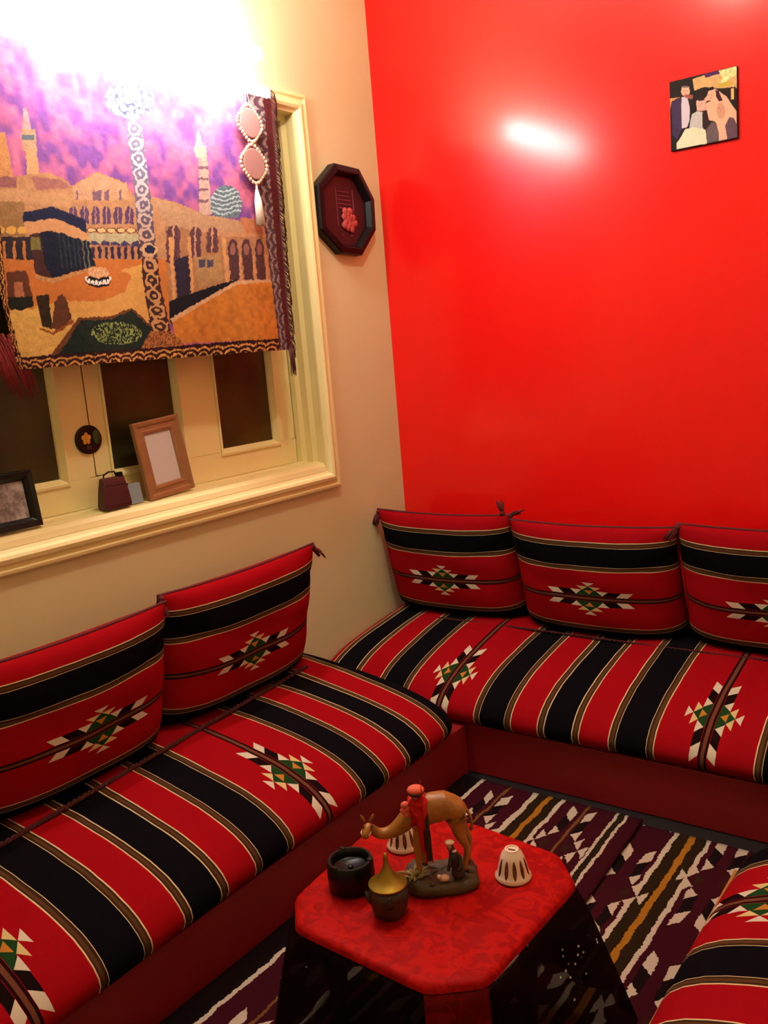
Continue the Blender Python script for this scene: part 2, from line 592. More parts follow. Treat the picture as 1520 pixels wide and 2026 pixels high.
# ------------------------------------------------------------------ divan bases
BZ = 0.19
tag(MB().box(0.005, XR - 0.01, -0.70, -0.005, 0.001, BZ).build('divan_bench', MAT['base'], bevel=0.004), 'long dark red divan base along the red wall', 'divan bench')
tag(MB().box(0.005, 0.70, -2.95, -0.706, 0.001, BZ).build('divan_bench', MAT['base'], bevel=0.004), 'dark red divan base along the cream wall under the window', 'divan bench')
rb = tag(empty('divan_bench', (2.2, -1.86, 0)), 'divan base with tan edge strip at the right, bottom corner of the picture', 'divan bench')
MB().box(-0.405, 0.40, -0.69, 0.69, 0.001, BZ).build('box', MAT['base'], rb, bevel=0.004)
MB().box(-0.432, -0.4055, -0.69, 0.69, BZ - 0.035, BZ).build('edge_strip', MAT['tan'], rb, bevel=0.003)

# ------------------------------------------------------------------ mattresses
PROF = [(0.03, 0.191), (0.0, 0.21), (0.0, 0.30), (0.0, 0.385), (0.012, 0.412), (0.04, 0.42), (0.10, 0.416), (0.17, 0.409), (0.24, 0.402), (0.31, 0.393), (0.38, 0.382), (0.45, 0.370), (0.51, 0.358), (0.56, 0.345), (0.605, 0.330), (0.645, 0.313), (0.68, 0.292), (0.705, 0.270), (0.72, 0.248), (0.722, 0.228), (0.712, 0.208), (0.69, 0.194), (0.66, 0.191)]
def mattress(name, L, place, sfun, tc, r=0.09, n=90, seed=1):
    """closed cushion: profile PROF swept along length L; place(d, a, z) -> xyz"""
    arc = [0.0]
    for i in range(1, len(PROF)):
        arc.append(arc[-1] + math.hypot(PROF[i][0] - PROF[i - 1][0], PROF[i][1] - PROF[i - 1][1]))
    # arc position of depth tc on the top side
    t0 = next(arc[i] + (tc - PROF[i][0]) for i in range(5, len(PROF)) if PROF[i + 1][0] > tc)
    rg = random.Random(seed)
    ph = [rg.uniform(0, 6.28) for _ in range(6)]
    cd, cz = 0.36, 0.29
    A = []
    m = 10
    for i in range(m + 1):
        A.append(r * (1 - math.cos(math.pi / 2 * i / m)))
    A += [r + (L - 2 * r) * i / n for i in range(1, n)]
    A += [L - x for x in reversed(A[:m + 1])]
    vs, uv, fs = [], [], []
    k = len(PROF)
    for a in A:
        e = min(a, L - a)
        ins = r * (1 - math.sqrt(max(0, 1 - ((r - e) / r) ** 2))) if e < r else 0.0
        for (d, z), tt in zip(PROF, arc):
            fz = (z - 0.191) / 0.229
            bump = 0.006 * math.sin(a * 7 + ph[0]) * math.sin(d * 6 + ph[1]) + 0.003 * math.sin(a * 19 + ph[2] + d * 5)
            zz = z + bump * fz - ins * 0.75 * max(0.0, fz) if z > 0.2 else z
            zz = max(0.191, zz)
            dd = d + (0.5 if d > 0.36 else -0.0) * 0.0 - ins * 0.6 * max(0, (d - 0.36) / 0.36)
            dd += 0.006 * math.sin(a * 5 + ph[3]) * max(0, (d - 0.5) / 0.22)
            vs.append(place(dd, a, zz))
            uv.append((sfun(a), tt - t0))
    na = len(A)
    for i in range(na - 1):
        for j in range(k):
            j2 = (j + 1) % k
            fs.append((i * k + j, i * k + j2, (i + 1) * k + j2, (i + 1) * k + j))
    fs.append(tuple(range(k))[::-1])
    fs.append(tuple(range((na - 1) * k, na * k)))
    o = mesh_obj(name, vs, fs, MAT['woven'], None, True, uv)
    return o

def top_z(d):
    for i in range(5, len(PROF) - 1):
        (d0, z0), (d1, z1) = PROF[i], PROF[i + 1]
        if d0 <= d <= d1:
            return z0 + (z1 - z0) * (d - d0) / (d1 - d0)
    return 0.42

LB = XR - 0.02
m_back = mattress('divan_mattress', LB, lambda d, a, z: (0.008 + a, -0.008 - d, z), lambda a: (a + 0.008) - 0.599, 0.59, r=0.05, n=120, seed=3)
tag(m_back, 'striped red and black woven mattress along the red wall', 'mattress')
def s_left(a):
    y = -0.785 - a
    return (-1.514 - y) * (1.06 if y > -1.514 else 1.0)
m_left = mattress('divan_mattress', 2.1, lambda d, a, z: (0.008 + d, -0.785 - a, z), s_left, 0.575, r=0.10, n=110, seed=5)
tag(m_left, 'striped red and black woven mattress under the window, along the cream wall', 'mattress')
m_right = mattress('divan_mattress', 1.40, lambda d, a, z: (2.60 - 0.08 - d, -1.17 - a, z), lambda a: (a + 1.17) - 1.47, 0.60, r=0.07, n=80, seed=9)
tag(m_right, 'striped red and black woven mattress cut off by the bottom right corner', 'mattress')

def braid(name, pts, parent, r=0.0045, pitch=0.035):
    """two strands twisted together along a polyline"""
    m = MB()
    P = [Vector(p) for p in pts]
    L = sum((P[i + 1] - P[i]).length for i in range(len(P) - 1))
    n = int(L / 0.006)
    def at(d):
        for i in range(len(P) - 1):
            l = (P[i + 1] - P[i]).length
            if d <= l or i == len(P) - 2:
                return P[i].lerp(P[i + 1], d / l)
            d -= l
    for ph in (0, math.pi):
        q = []
        for i in range(n + 1):
            d = L * i / n
            c = at(d)
            t = (P[-1] - P[0]).normalized()
            side = t.cross(Vector((0, 0, 1))).normalized()
            an = 2 * math.pi * d / pitch + ph
            q.append(c + side * math.cos(an) * r * 0.9 + Vector((0, 0, 1)) * math.sin(an) * r * 0.9)
        m.tube(q, r, 5)
    return m.build(name, MAT['cord'], parent, True)
braid('braided_cord', [(0.175 + 0.012 * i / 2 + 0.0085 * i, -0.95 - 0.18 * i, top_z(0.17 + 0.0145 * i) + 0.008) for i in range(11)], m_left)
braid('braided_cord', [(0.30 + 0.22 * i, -0.235 + 0.004 * math.sin(i), top_z(0.235) + 0.004) for i in range(10)], m_back, r=0.003)

# ------------------------------------------------------------------ pillows
def pillow_mesh(w_, h_, th, seed, vm=-0.16, um=0.0):
    rg = random.Random(seed)
    ph = [rg.uniform(0, 6.28) for _ in range(8)]
    nu, nv = 44, 36
    vs, uv, fs = [], [], []
    def uq(k, n):
        return -math.cos(math.pi * k / n)
    for side in (1, -1):
        for j in range(nv + 1):
            v = uq(j, nv)
            for i in range(nu + 1):
                u = uq(i, nu)
                prof_ = max(0.0, (1 - abs(u) ** 3.6)) ** 0.5 * max(0.0, (1 - abs(v) ** (3.2 if v > 0 else 4.6))) ** 0.42
                low = 1.0 + 0.36 * (-v)
                y = side * th / 2 * prof_ * low
                x = w_ / 2 * u * (1 - 0.015 * (1 - v * v)) 
                z = h_ / 2 * v * (1 - 0.06 * (1 - u * u) * (1 if v > 0 else -0.5))
                wr = 0.006 * math.sin(5 * u + 4 * v + ph[0]) * math.sin(6 * v - 2 * u + ph[1]) * (1 - abs(v)) 
                fold = 0.013 * math.exp(-((v - 0.25 - 0.35 * u * u) / 0.08) ** 2) * (abs(u) ** 2)
                y += side * (wr - fold) * min(1, prof_ * 2)
                vs.append((x, -y, z))
                uv.append(((v - vm) * h_ / 2 * 1.34, (u - um) * w_ / 2 * 1.04))
    k = (nu + 1) * (nv + 1)
    for sd in (0, 1):
        for j in range(nv):
            for i in range(nu):
                a = sd * k + j * (nu + 1) + i
                q = (a, a + 1, a + nu + 2, a + nu + 1)
                fs.append(q if sd == 0 else q[::-1])
    return vs, fs, uv

def tassel(parent, loc, direc, L=0.06, r=0.012, name='corner_tassel', mat=None, seed=0):
    m = MB()
    rg = random.Random(seed)
    p = Vector(loc)
    d = Vector(direc).normalized()
    m.ball(p + d * 0.008, r, 8, 6)
    for i in range(9):
        a = i * 2 * math.pi / 9
        off = Vector((math.cos(a), math.sin(a) * 0.8, 0.4 * math.sin(a * 2))) * r * 0.8
        e = p + d * L * rg.uniform(0.85, 1.1) + off * 1.5 + Vector((0, 0, -0.012 * rg.random()))
        m.tube([p + d * 0.006, p + d * L * 0.5 + off, e], [r * 0.3, r * 0.36, r * 0.22], 5)
    return m.build(name, mat or MAT['tassel'], parent, True)

def pillow(label, loc, rz, lean, seed, w_=0.68, h_=0.47, th=0.19, tassels=(), um=0.0, vm=-0.16, roll=0.0):
    e = tag(empty('cushion', loc, rz), label, 'cushion', 'back cushions on the divans')
    vs, fs, uv = pillow_mesh(w_, h_, th, seed, vm, um)
    Rm = Matrix.Rotation(-lean, 3, 'X') @ Matrix.Rotation(roll, 3, 'Y')
    vs = [Rm @ Vector(v) + Vector((0, 0, h_ / 2)) for v in vs]
    o = mesh_obj('cover', vs, fs, MAT['woven'], e, True, uv)
    bm = bmesh.new()
    bm.from_mesh(o.data)
    bmesh.ops.remove_doubles(bm, verts=bm.verts, dist=1e-5)
    bm.to_mesh(o.data)
    bm.free()
    # piped seam round the edge
    m = MB()
    pts = []
    for (u0, v0, u1, v1) in ((-1, -1, 1, -1), (1, -1, 1, 1), (1, 1, -1, 1), (-1, 1, -1, -1)):
        for i in range(14):
            u, v = u0 + (u1 - u0) * i / 14, v0 + (v1 - v0) * i / 14
            x = w_ / 2 * u * (1 - 0.015 * (1 - v * v))
            z = h_ / 2 * v * (1 - 0.06 * (1 - u * u) * (1 if v > 0 else -0.5))
            pts.append(Rm @ Vector((x, 0, z)) + Vector((0, 0, h_ / 2)))
    pts.append(pts[0])
    m.tube(pts, 0.005, 6)
    m.build('piping', MAT['tassel'], e, True)
    for k, (u, v, d) in enumerate(tassels):
        tassel(e, Rm @ Vector((w_ / 2 * u, 0, h_ / 2 * v)) + Vector((0, 0, h_ / 2)), d, seed=seed * 7 + k)
    return e

# right divan (facing -y): local -y is the front
pillow('woven back cushion in the corner, leftmost of three against the red wall', (0.345, -0.165, 0.415), 0.0, -0.30, 11, w_=0.65, h_=0.465, tassels=[(-0.98, 0.97, (-0.3, -0.3, -1)), (0.98, 0.97, (0.9, 0.0, 0.5)), (0.9, 0.99, (-0.2, 0, 1))])
pillow('woven back cushion in the middle of three against the red wall', (1.000, -0.175, 0.405), 0.0, -0.30, 12, w_=0.655, h_=0.46)
pillow('woven back cushion at the right edge, rightmost of three against the red wall', (1.668, -0.175, 0.410), 0.0, -0.30, 13, w_=0.675, h_=0.47, tassels=[(-0.97, 0.97, (-0.5, -0.2, -0.6))])
# left divan (facing +x)
pillow('woven back cushion beside the bare cream corner, further one under the window', (0.155, -1.265, 0.420), math.pi / 2, -0.30, 14, w_=0.72, h_=0.47, tassels=[(0.97, 0.97, (0.6, -0.2, -0.6)), (-0.97, 0.97, (-0.3, -0.5, -0.6))])
pillow('woven back cushion at the left edge of the picture, nearer one under the window', (0.190, -1.958, 0.415), math.pi / 2, -0.30, 15, um=0.14, w_=0.665, h_=0.46)

# ------------------------------------------------------------------ rugs
maroon, dkbrown, whit, yel, blk, tan = (66, 10, 26), (46, 30, 14), (226, 212, 190), (186, 124, 34), (22, 12, 16), (128, 86, 40)
st1 = [(0.60, blk), (0.783, whit), (0.797, maroon), (0.897, tan), (0.906, maroon), (0.993, whit), (1.008, dkbrown), (1.041, yel), (1.060, dkbrown), (1.095, whit), (1.110, maroon), (1.187, tan), (1.196, maroon), (1.285, whit), (1.294, dkbrown), (1.316, whit), (1.326, maroon)]
st2 = [(0.60, blk), (1.20, maroon), (1.477, whit), (1.493, dkbrown), (1.525, yel), (1.546, dkbrown), (1.576, whit), (1.592, maroon), (1.70, maroon)]
MAT['rug1'] = rug_mat('striped_rug_wool', 0.901, 1.1915, -1.06, -1.03, st1)
MAT['rug2'] = rug_mat('striped_rug_wool_second', 1.425, 1.655, -1.14, -0.98, st2)
def rug(name, x0, x1, y0, y1, z, mat, label, edge=None):
    nx, ny = 40, 90
    vs, uv, fs = [], [], []
    for k in (1, 0):
        for j in range(ny + 1):
            for i in range(nx + 1):
                x = x0 + (x1 - x0) * i / nx
                y = y0 + (y1 - y0) * j / ny
                xx = x
                if edge:
                    xx += edge(y) * i / nx
                zz = z + 0.002 * math.sin(9 * y + 3 * x) * math.sin(11 * x) if k else z - 0.006
                vs.append((xx, y, max(0.001, zz)))
                uv.append((x, y))
    kk = (nx + 1) * (ny + 1)
    for j in range(ny):
        for i in range(nx):
            a = j * (nx + 1) + i
            fs.append((a, a + 1, a + nx + 2, a + nx + 1))
            fs.append((kk + a, kk + a + nx + 1, kk + a + nx + 2, kk + a + 1))
    def wall(idx):
        for a, b in zip(idx, idx[1:]):
            fs.append((a, kk + a, kk + b, b))
    wall([i for i in range(nx + 1)])
    wall([j * (nx + 1) + nx for j in range(ny + 1)])
    wall([ny * (nx + 1) + i for i in range(nx, -1, -1)])
    wall([j * (nx + 1) for j in range(ny, -1, -1)])
    o = mesh_obj(name, vs, fs, mat, None, True, uv)
    return tag(o, label, 'rug')
rug('rug', 1.30, 1.765, -2.6, -0.775, 0.008, MAT['rug2'], 'maroon striped rug on the right, tucked under the other rug')
rug('rug', 0.715, 1.375, -2.6, -0.765, 0.020, MAT['rug1'], 'maroon striped rug with white zigzags running under the small table', edge=lambda y: 0.018 * math.sin((y + 0.75) * -2.2))

# ------------------------------------------------------------------ table and cloth
TZ = 0.42
TC = Vector((1.340, -1.885))
OUT = [(1.088, -1.795), (1.200, -1.652), (1.300, -1.630), (1.525, -1.655), (1.600, -1.735), (1.585, -2.080), (1.500, -2.150), (1.180, -2.135), (1.110, -2.060)]
tb = tag(empty('side_table', (TC.x, TC.y, 0)), 'small low wooden table under the red cloth', 'table')
MAT['wood'] = simple('dark_table_wood', (60, 30, 18), 0.5, var=0.3, vscale=20)
mt = MB()
inn = [(TC.x + (x - TC.x) * 0.97 - TC.x, TC.y + (y - TC.y) * 0.97 - TC.y) for x, y in OUT]
no = len(inn)
mt.add([(x, y, TZ - 0.032) for x, y in inn] + [(x, y, TZ - 0.006) for x, y in inn], [tuple(range(no)), tuple(range(no, 2 * no))[::-1]] + [(i, (i + 1) % no, no + (i + 1) % no, no + i) for i in range(no)])
mt.build('table_top', MAT['wood'], tb, bevel=0.004)
for (lx, ly) in ((-0.15, 0.13), (0.15, 0.13), (0.16, -0.16), (-0.14, -0.17)):
    MB().tube([(lx, ly, 0.024), (lx, ly, 0.2), (lx, ly, TZ - 0.033)], [0.014, 0.02, 0.024], 10).build('leg', MAT['wood'], tb, True)
MAT['cloth'] = jacquard('red_jacquard_cloth', (172, 18, 12), (146, 11, 10))
MAT['skirt'] = jacquard('dark_sheer_cloth', (22, 6, 12), (13, 4, 8), 0.72, True)
MAT['skirt_red'] = jacquard('red_drop_cloth', (120, 14, 14), (92, 10, 12), 0.97)
tc = tag(empty('tablecloth', (TC.x, TC.y, TZ)), 'red patterned cloth with dark sheer drop over the small table', 'tablecloth')
# densified outline
def dens(pts, n=10):
    r = []
    for i in range(len(pts)):
        a, b = Vector(pts[i]), Vector(pts[(i + 1) % len(pts)])
        for k in range(n):
            r.append((a.lerp(b, k / n), i, k / n))
    return r
D_ = dens(OUT, 10)
def smooth_out(k):
    a, b, c = D_[k - 1][0], D_[k][0], D_[(k + 1) % len(D_)][0]
    return (a + b * 2 + c) / 4
O2 = [smooth_out(k) - TC for k in range(len(D_))]
nO = len(O2)
vs, fs = [(0, 0, 0.0)], []
rings = [0.2, 0.4, 0.6, 0.75, 0.88, 0.96, 1.0, 1.014, 1.02]
drop = [0, 0, 0, 0, 0, 0, -0.002, -0.008, -0.016]
for ri, (rr, dz) in enumerate(zip(rings, drop)):
    for k, p in enumerate(O2):
        wz = 0.0014 * math.sin(p.x * rr * 60 + 2 * math.sin(p.y * 30)) * math.sin(p.y * rr * 48 + 1.0) + 0.001 * math.sin(p.x * rr * 22 + p.y * rr * 35)
        vs.append((p.x * rr, p.y * rr, 0.0022 + dz + (wz if dz == 0 else 0)))
for k in range(nO):
    fs.append((0, 1 + k, 1 + (k + 1) % nO))
for r_ in range(len(rings) - 1):
    for k in range(nO):
        a, b = 1 + r_ * nO + k, 1 + r_ * nO + (k + 1) % nO
        fs.append((a, a + nO, b + nO, b))
o = mesh_obj('cloth_top', vs, fs, MAT['cloth'], tc, True)
def skirt(name, segs, mat, flare, label=None, zlow=0.06):
    """hanging drop along the outline edges in segs"""
    idx = [k for k in range(nO) if D_[k][1] in segs]
    # keep them contiguous
    start = next(k for k in idx if (k - 1) % nO not in idx)
    run = [(start + i) % nO for i in range(len(idx) + 1)]
    rows = 14
    vs, fs = [], []
    for j in range(rows + 1):
        t = j / rows
        for q, k in enumerate(run):
            p = O2[k]
            n_ = p.normalized()
            fold = 0.016 * math.sin(k * 0.95 + 0.5) * t + 0.010 * math.sin(k * 0.37) * t
            off = 1.021 + 0.0
            zz = -0.016 - (TZ - 0.016 - zlow) * t
            e = flare(D_[k][1] + D_[k][2])
            pos = p * off + n_ * (e * t ** 0.8 + fold)
            vs.append((pos.x, pos.y, zz))
    m_ = len(run)
    for j in range(rows):
        for q in range(m_ - 1):
            fs.append((j * m_ + q, j * m_ + q + 1, (j + 1) * m_ + q + 1, (j + 1) * m_ + q))
    s = mesh_obj(name, vs, fs, mat, tc, True)
    so = s.modifiers.new('thick', 'SOLIDIFY')
    so.thickness = 0.0015
    if label:
        s['label'] = label
    return s
def flr(x):
    # flares out at the right-hand corner (outline vertex 4)
    return 0.03 + 0.07 * math.exp(-((x - 4.0) / 0.7) ** 2) + 0.06 * math.exp(-((x - 8.2) / 0.8) ** 2)
skirt('skirt', (0, 1, 2, 3, 4), MAT['skirt'], flr, 'dark sheer drop with tiny sequins', zlow=0.10)
skirt('front_drop', (5,), MAT['skirt_red'], flr, 'dark red ribbed corner drop', zlow=0.03)
skirt('skirt', (6, 7, 8), MAT['skirt'], flr, 'dark sheer drop with tiny sequins', zlow=0.05)

# ------------------------------------------------------------------ things on the table
ZT_ = TZ + 0.0045
# black ashtray
a = tag(empty('ashtray', (1.196, -1.975, ZT_)), 'round black lidless ashtray on the red tablecloth', 'ashtray')
MB().lathe([(0.0, 0.0), (0.046, 0.0), (0.050, 0.004), (0.051, 0.030), (0.050, 0.058), (0.047, 0.064), (0.042, 0.064), (0.038, 0.058), (0.037, 0.046), (0.030, 0.043), (0.0, 0.042)], 40).build('bowl', MAT['black'], a, True, auto=45)
for an in (0.4, 2.6, 4.6):
    MB().box(-0.006, 0.006, -0.004, 0.004, 0.0635, 0.0665).build('cigarette_rest', MAT['black'], a, loc=(0.0445 * math.cos(an), 0.0445 * math.sin(an), 0), bevel=0.001)
MB().ball((0, 0, 0.045), (0.006, 0.006, 0.003), 10, 6).build('centre_stud', MAT['black'], a, True)
# dark pot with a brass lid
MAT['clay'] = simple('dark_brown_clay', (50, 30, 24), 0.5, var=0.4, vscale=25, bump=0.2)
MAT['brass'] = simple('worn_brass', (150, 122, 40), 0.42, 0.8, var=0.25, vscale=18)
p = tag(empty('incense_pot', (1.322, -2.010, ZT_)), 'dark brown clay pot with brass cone lid on the red tablecloth', 'pot')
MB().lathe([(0.0, 0), (0.030, 0), (0.034, 0.004), (0.037, 0.018), (0.040, 0.034), (0.041, 0.046), (0.038, 0.056), (0.033, 0.061), (0.0, 0.061)], 32).build('body', MAT['clay'], p, True, auto=50)
for an, hh in ((2.7, 0.046), (5.4, 0.044), (1.1, 0.046), (4.1, 0.044)):
    MB().tube([(0.036 * math.cos(an), 0.036 * math.sin(an), hh - 0.008), (0.044 * math.cos(an), 0.044 * math.sin(an), hh + 0.004), (0.046 * math.cos(an), 0.046 * math.sin(an), hh + 0.016)], [0.008, 0.006, 0.002], 8).build('horn', MAT['clay'], p, True)
MB().lathe([(0.0, 0.064), (0.030, 0.062), (0.039, 0.064), (0.0395, 0.067), (0.0365, 0.0690), (0.029, 0.0725), (0.0215, 0.0785), (0.0150, 0.087), (0.0098, 0.097), (0.0062, 0.108), (0.0048, 0.117), (0.0046, 0.124), (0.0032, 0.131), (0.0, 0.133)], 36).build('lid', MAT['brass'], p, True, auto=55)
# two upturned coffee cups
def cup_mat():
    b = NB('white_porcelain_brown_leaves')
    co = b.obj_co()
    sp = b.n('ShaderNodeSeparateXYZ')
    b.link(co, sp.inputs[0])
    an = b.math('DIVIDE', b.math('ARCTAN2', sp.outputs[1], sp.outputs[0]), 2 * math.pi / 11)
    fr = b.math('ABSOLUTE', b.math('SUBTRACT', b.math('FRACT', b.math('ADD', an, 0.5)), 0.5))
    zc = b.math('DIVIDE', b.math('SUBTRACT', sp.outputs[2], 0.028), 0.019)
    ell = b.math('ADD', b.math('POWER', b.math('DIVIDE', fr, 0.25), 2.0), b.math('POWER', zc, 2.0))
    leaf = b.math('LESS_THAN', ell, 1.0)
    nz = b.noise(220.0, 3.0, co)
    br = b.ramp(nz.outputs[0], [(0.35, lin4((58, 24, 14))), (0.62, lin4((116, 62, 32)))], 'LINEAR')
    b.link(b.mix(leaf, lin4((232, 208, 186)), br), b.b.inputs['Base Color'])
    b.b.inputs['Roughness'].default_value = 0.2
    return b.m
MAT['cup'] = cup_mat()
CUP = [(0.036, 0.003), (0.0385, 0.0), (0.0395, 0.003), (0.036, 0.008), (0.033, 0.016), (0.030, 0.030), (0.026, 0.044), (0.021, 0.055), (0.016, 0.060), (0.015, 0.0635), (0.0125, 0.0635), (0.0115, 0.061), (0.0, 0.060)]
def cup(label, loc, rz):
    c = tag(empty('coffee_cup', loc, rz), label, 'cup', 'upturned coffee cups on the table')
    MB().lathe(CUP, 44).build('bowl', MAT['cup'], c, True, auto=60)
    MB().box(-0.008, 0.008, -0.002, 0.002, 0.0603, 0.0612).build('foot_mark', MAT['clay'], c)
    return c
cup('white cup with brown leaves turned upside down, right of the camel figurine', (1.480, -1.778, ZT_), 0.2)
cup('white cup with brown leaves turned upside down, behind the camel figurine', (1.203, -1.792, ZT_), 0.9)

# camel figurine
MAT['camel'] = simple('camel_tan_glaze', (158, 100, 40), 0.4, var=0.7, vscale=38, spec=0.4, bump=0.15, bscale=120)
MAT['rock'] = simple('figurine_earth', (74, 58, 36), 0.6, var=0.45, vscale=40, bump=0.5, bscale=90)
MAT['leaf'] = simple('figurine_dry_leaves', (156, 138, 82), 0.6, var=0.3, vscale=60)
MAT['fig_red'] = simple('figurine_red', (178, 14, 16), 0.6, spec=0.15, var=0.15, vscale=40)
MAT['fig_pink'] = simple('figurine_pink', (226, 100, 80), 0.6, spec=0.2, var=0.15, vscale=60)
MAT['fig_dark'] = simple('figurine_dark', (36, 18, 20), 0.5, var=0.3, vscale=60)
MAT['fig_skin'] = simple('figurine_skin', (150, 88, 60), 0.5)
MAT['fig_white'] = simple('figurine_white', (214, 176, 150), 0.55)
FZ = math.atan2(0.588, 0.805)
fg = tag(empty('camel_figurine', (1.356, -1.869, ZT_), FZ), 'painted camel figurine with red-clad rider on a rocky base', 'figurine')
# rocky base
nb = 40
prof_b = [(0.0, 0.0), (1.0, 0.0), (1.04, 0.008), (1.0, 0.018), (0.93, 0.024), (0.7, 0.026), (0.35, 0.027), (0.0, 0.027)]
vs, fs = [], []
rg = random.Random(4)
nz_ = [[rg.uniform(-1, 1) for _ in range(nb)] for _ in prof_b]
for i, (r_, z_) in enumerate(prof_b):
    for j in range(nb):
        an = 2 * math.pi * j / nb
        ex = abs(math.cos(an)) ** 0.55 * math.copysign(1, math.cos(an))
        ey = abs(math.sin(an)) ** 0.55 * math.copysign(1, math.sin(an))
        wv = 1 + 0.025 * nz_[i][j] + 0.03 * math.sin(3 * an + 1)
        vs.append((0.076 * ex * r_ * wv, 0.055 * ey * r_ * wv, z_ + (0.002 * nz_[i][j] + 0.003 * math.sin(an * 4 + r_ * 5) * r_ if z_ > 0.01 else 0)))
for i in range(len(prof_b) - 1):
    for j in range(nb):
        fs.append((i * nb + j, i * nb + (j + 1) % nb, (i + 1) * nb + (j + 1) % nb, (i + 1) * nb + j))
MB().add(vs, fs).build('rocky_base', MAT['rock'], fg, True)

def skin(name, nodes, edges, mat, parent, root=0, sub=2):
    me = bpy.data.meshes.new(name)
    me.from_pydata([n_[:3] for n_ in nodes], edges, [])
    o = bpy.data.objects.new(name, me)
    COL.objects.link(o)
    o.parent = parent
    me.materials.append(mat)
    md = o.modifiers.new('skin', 'SKIN')
    if not me.skin_vertices:
        return o
    sv = me.skin_vertices[0].data
    for i, n_ in enumerate(nodes):
        r_ = n_[3]
        sv[i].radius = r_ if isinstance(r_, tuple) else (r_, r_)
        sv[i].use_root = (i == root)
    md.use_smooth_shade = True
    s2 = o.modifiers.new('sub', 'SUBSURF')
    s2.levels = sub
    s2.render_levels = sub
    return o
Y0 = 0.012
cn = [(0.0, Y0, 0.166, 0.036),            # 0 belly / root
      (0.034, Y0, 0.168, 0.033),          # 1 hips
      (0.052, Y0, 0.158, 0.022),          # 2 rump
      (-0.036, Y0, 0.158, 0.032),         # 3 chest
      (-0.062, Y0 - 0.002, 0.142, 0.024), # 4 neck root
      (-0.088, Y0 - 0.006, 0.123, 0.0165),# 5 neck low
      (-0.114, Y0 - 0.010, 0.117, 0.0135),# 6
      (-0.133, Y0 - 0.013, 0.126, 0.0115),# 7 neck top
      (-0.146, Y0 - 0.018, 0.146, 0.0130),# 8 skull
      (-0.151, Y0 - 0.030, 0.136, 0.0105),# 9 muzzle
      (-0.153, Y0 - 0.038, 0.124, 0.0085),# 10 lips
      (0.002, Y0, 0.200, 0.022),          # 11 hump
      # near front leg
      (-0.040, Y0 - 0.018, 0.128, 0.0135), (-0.046, Y0 - 0.019, 0.080, 0.0085), (-0.044, Y0 - 0.019, 0.048, 0.0062), (-0.046, Y0 - 0.022, 0.026, 0.0085),
      # far front leg
      (-0.038, Y0 + 0.016, 0.128, 0.0130), (-0.034, Y0 + 0.018, 0.080, 0.0082), (-0.032, Y0 + 0.018, 0.048, 0.0062), (-0.034, Y0 + 0.016, 0.026, 0.0085),
      # near hind leg
      (0.040, Y0 - 0.018, 0.142, 0.0210), (0.048, Y0 - 0.019, 0.104, 0.0130), (0.060, Y0 - 0.018, 0.078, 0.0070), (0.054, Y0 - 0.018, 0.046, 0.0058), (0.050, Y0 - 0.021, 0.026, 0.0082),
      # far hind leg
      (0.044, Y0 + 0.016, 0.142, 0.0205), (0.054, Y0 + 0.018, 0.104, 0.0125), (0.068, Y0 + 0.019, 0.078, 0.0070), (0.064, Y0 + 0.019, 0.046, 0.0058), (0.060, Y0 + 0.017, 0.026, 0.0082)]
ce = [(0, 1), (1, 2), (0, 3), (3, 4), (4, 5), (5, 6), (6, 7), (7, 8), (8, 9), (9, 10), (0, 11),
      (3, 12), (12, 13), (13, 14), (14, 15), (3, 16), (16, 17), (17, 18), (18, 19),
      (1, 20), (20, 21), (21, 22), (22, 23), (23, 24), (1, 25), (25, 26), (26, 27), (27, 28), (28, 29)]
cb = skin('camel_body', cn, ce, MAT['camel'], fg, 0)
for s_, (ex, ey) in enumerate(((-0.157, 0.004), (-0.134, -0.004))):
    MB().tube([(-0.146 + (0.005 if s_ else -0.005), Y0 - 0.016, 0.154), (ex, Y0 - 0.016, 0.164), (ex + (0.002 if s_ else -0.002), Y0 - 0.017, 0.170)], [0.003, 0.0038, 0.0012], 7).build('ear', MAT['camel'], cb, True)
for s_ in (-1, 1):
    MB().ball((-0.146 + s_ * 0.0085, Y0 - 0.028, 0.147), 0.0022, 8, 6).build('eye', MAT['black'], cb, True)
MB().tube([(0.062, Y0, 0.158), (0.072, Y0, 0.140), (0.074, Y0, 0.118), (0.072, Y0, 0.108)], [0.004, 0.003, 0.003, 0.0045], 7).build('tail', MAT['camel'], cb, True)
# halter round the head
mh = MB()
ring = [(-0.150 + 0.0105 * math.cos(t_), Y0 - 0.030 + 0.008 * math.sin(t_), 0.137 + 0.004 * math.sin(t_)) for t_ in [2 * math.pi * i / 14 for i in range(15)]]
mh.tube(ring, 0.0014, 5)
mh.build('halter', MAT['fig_white'], cb, True)
# saddle blanket: curved red sheet over the shoulders
vs, fs = [], []
for k in (0, 1):
    for i in range(9):
        x = -0.056 + 0.036 * i / 8
        for j in range(13):
            t_ = math.radians(-118 + 236 * j / 12)
            r_ = 0.0335 + 0.0022 * math.sin(i * 1.8 + j) * 0.5 - (0.0022 if k else 0)
            drop = 0.0
            vs.append((x + 0.003 * math.sin(j), Y0 + r_ * math.sin(t_) * 1.05, 0.160 + r_ * math.cos(t_) * 1.08))
n1 = 9 * 13
for k in (0, 1):
    for i in range(8):
        for j in range(12):
            a_ = k * n1 + i * 13 + j
            q = (a_, a_ + 1, a_ + 14, a_ + 13)
            fs.append(q if k == 0 else q[::-1])
for i in range(8):
    for j in (0, 12):
        a_ = i * 13 + j
        fs.append((a_, a_ + 13, n1 + a_ + 13, n1 + a_))
for i in (0, 8):
    for j in range(12):
        a_ = i * 13 + j
        fs.append((a_, a_ + 1, n1 + a_ + 1, n1 + a_))
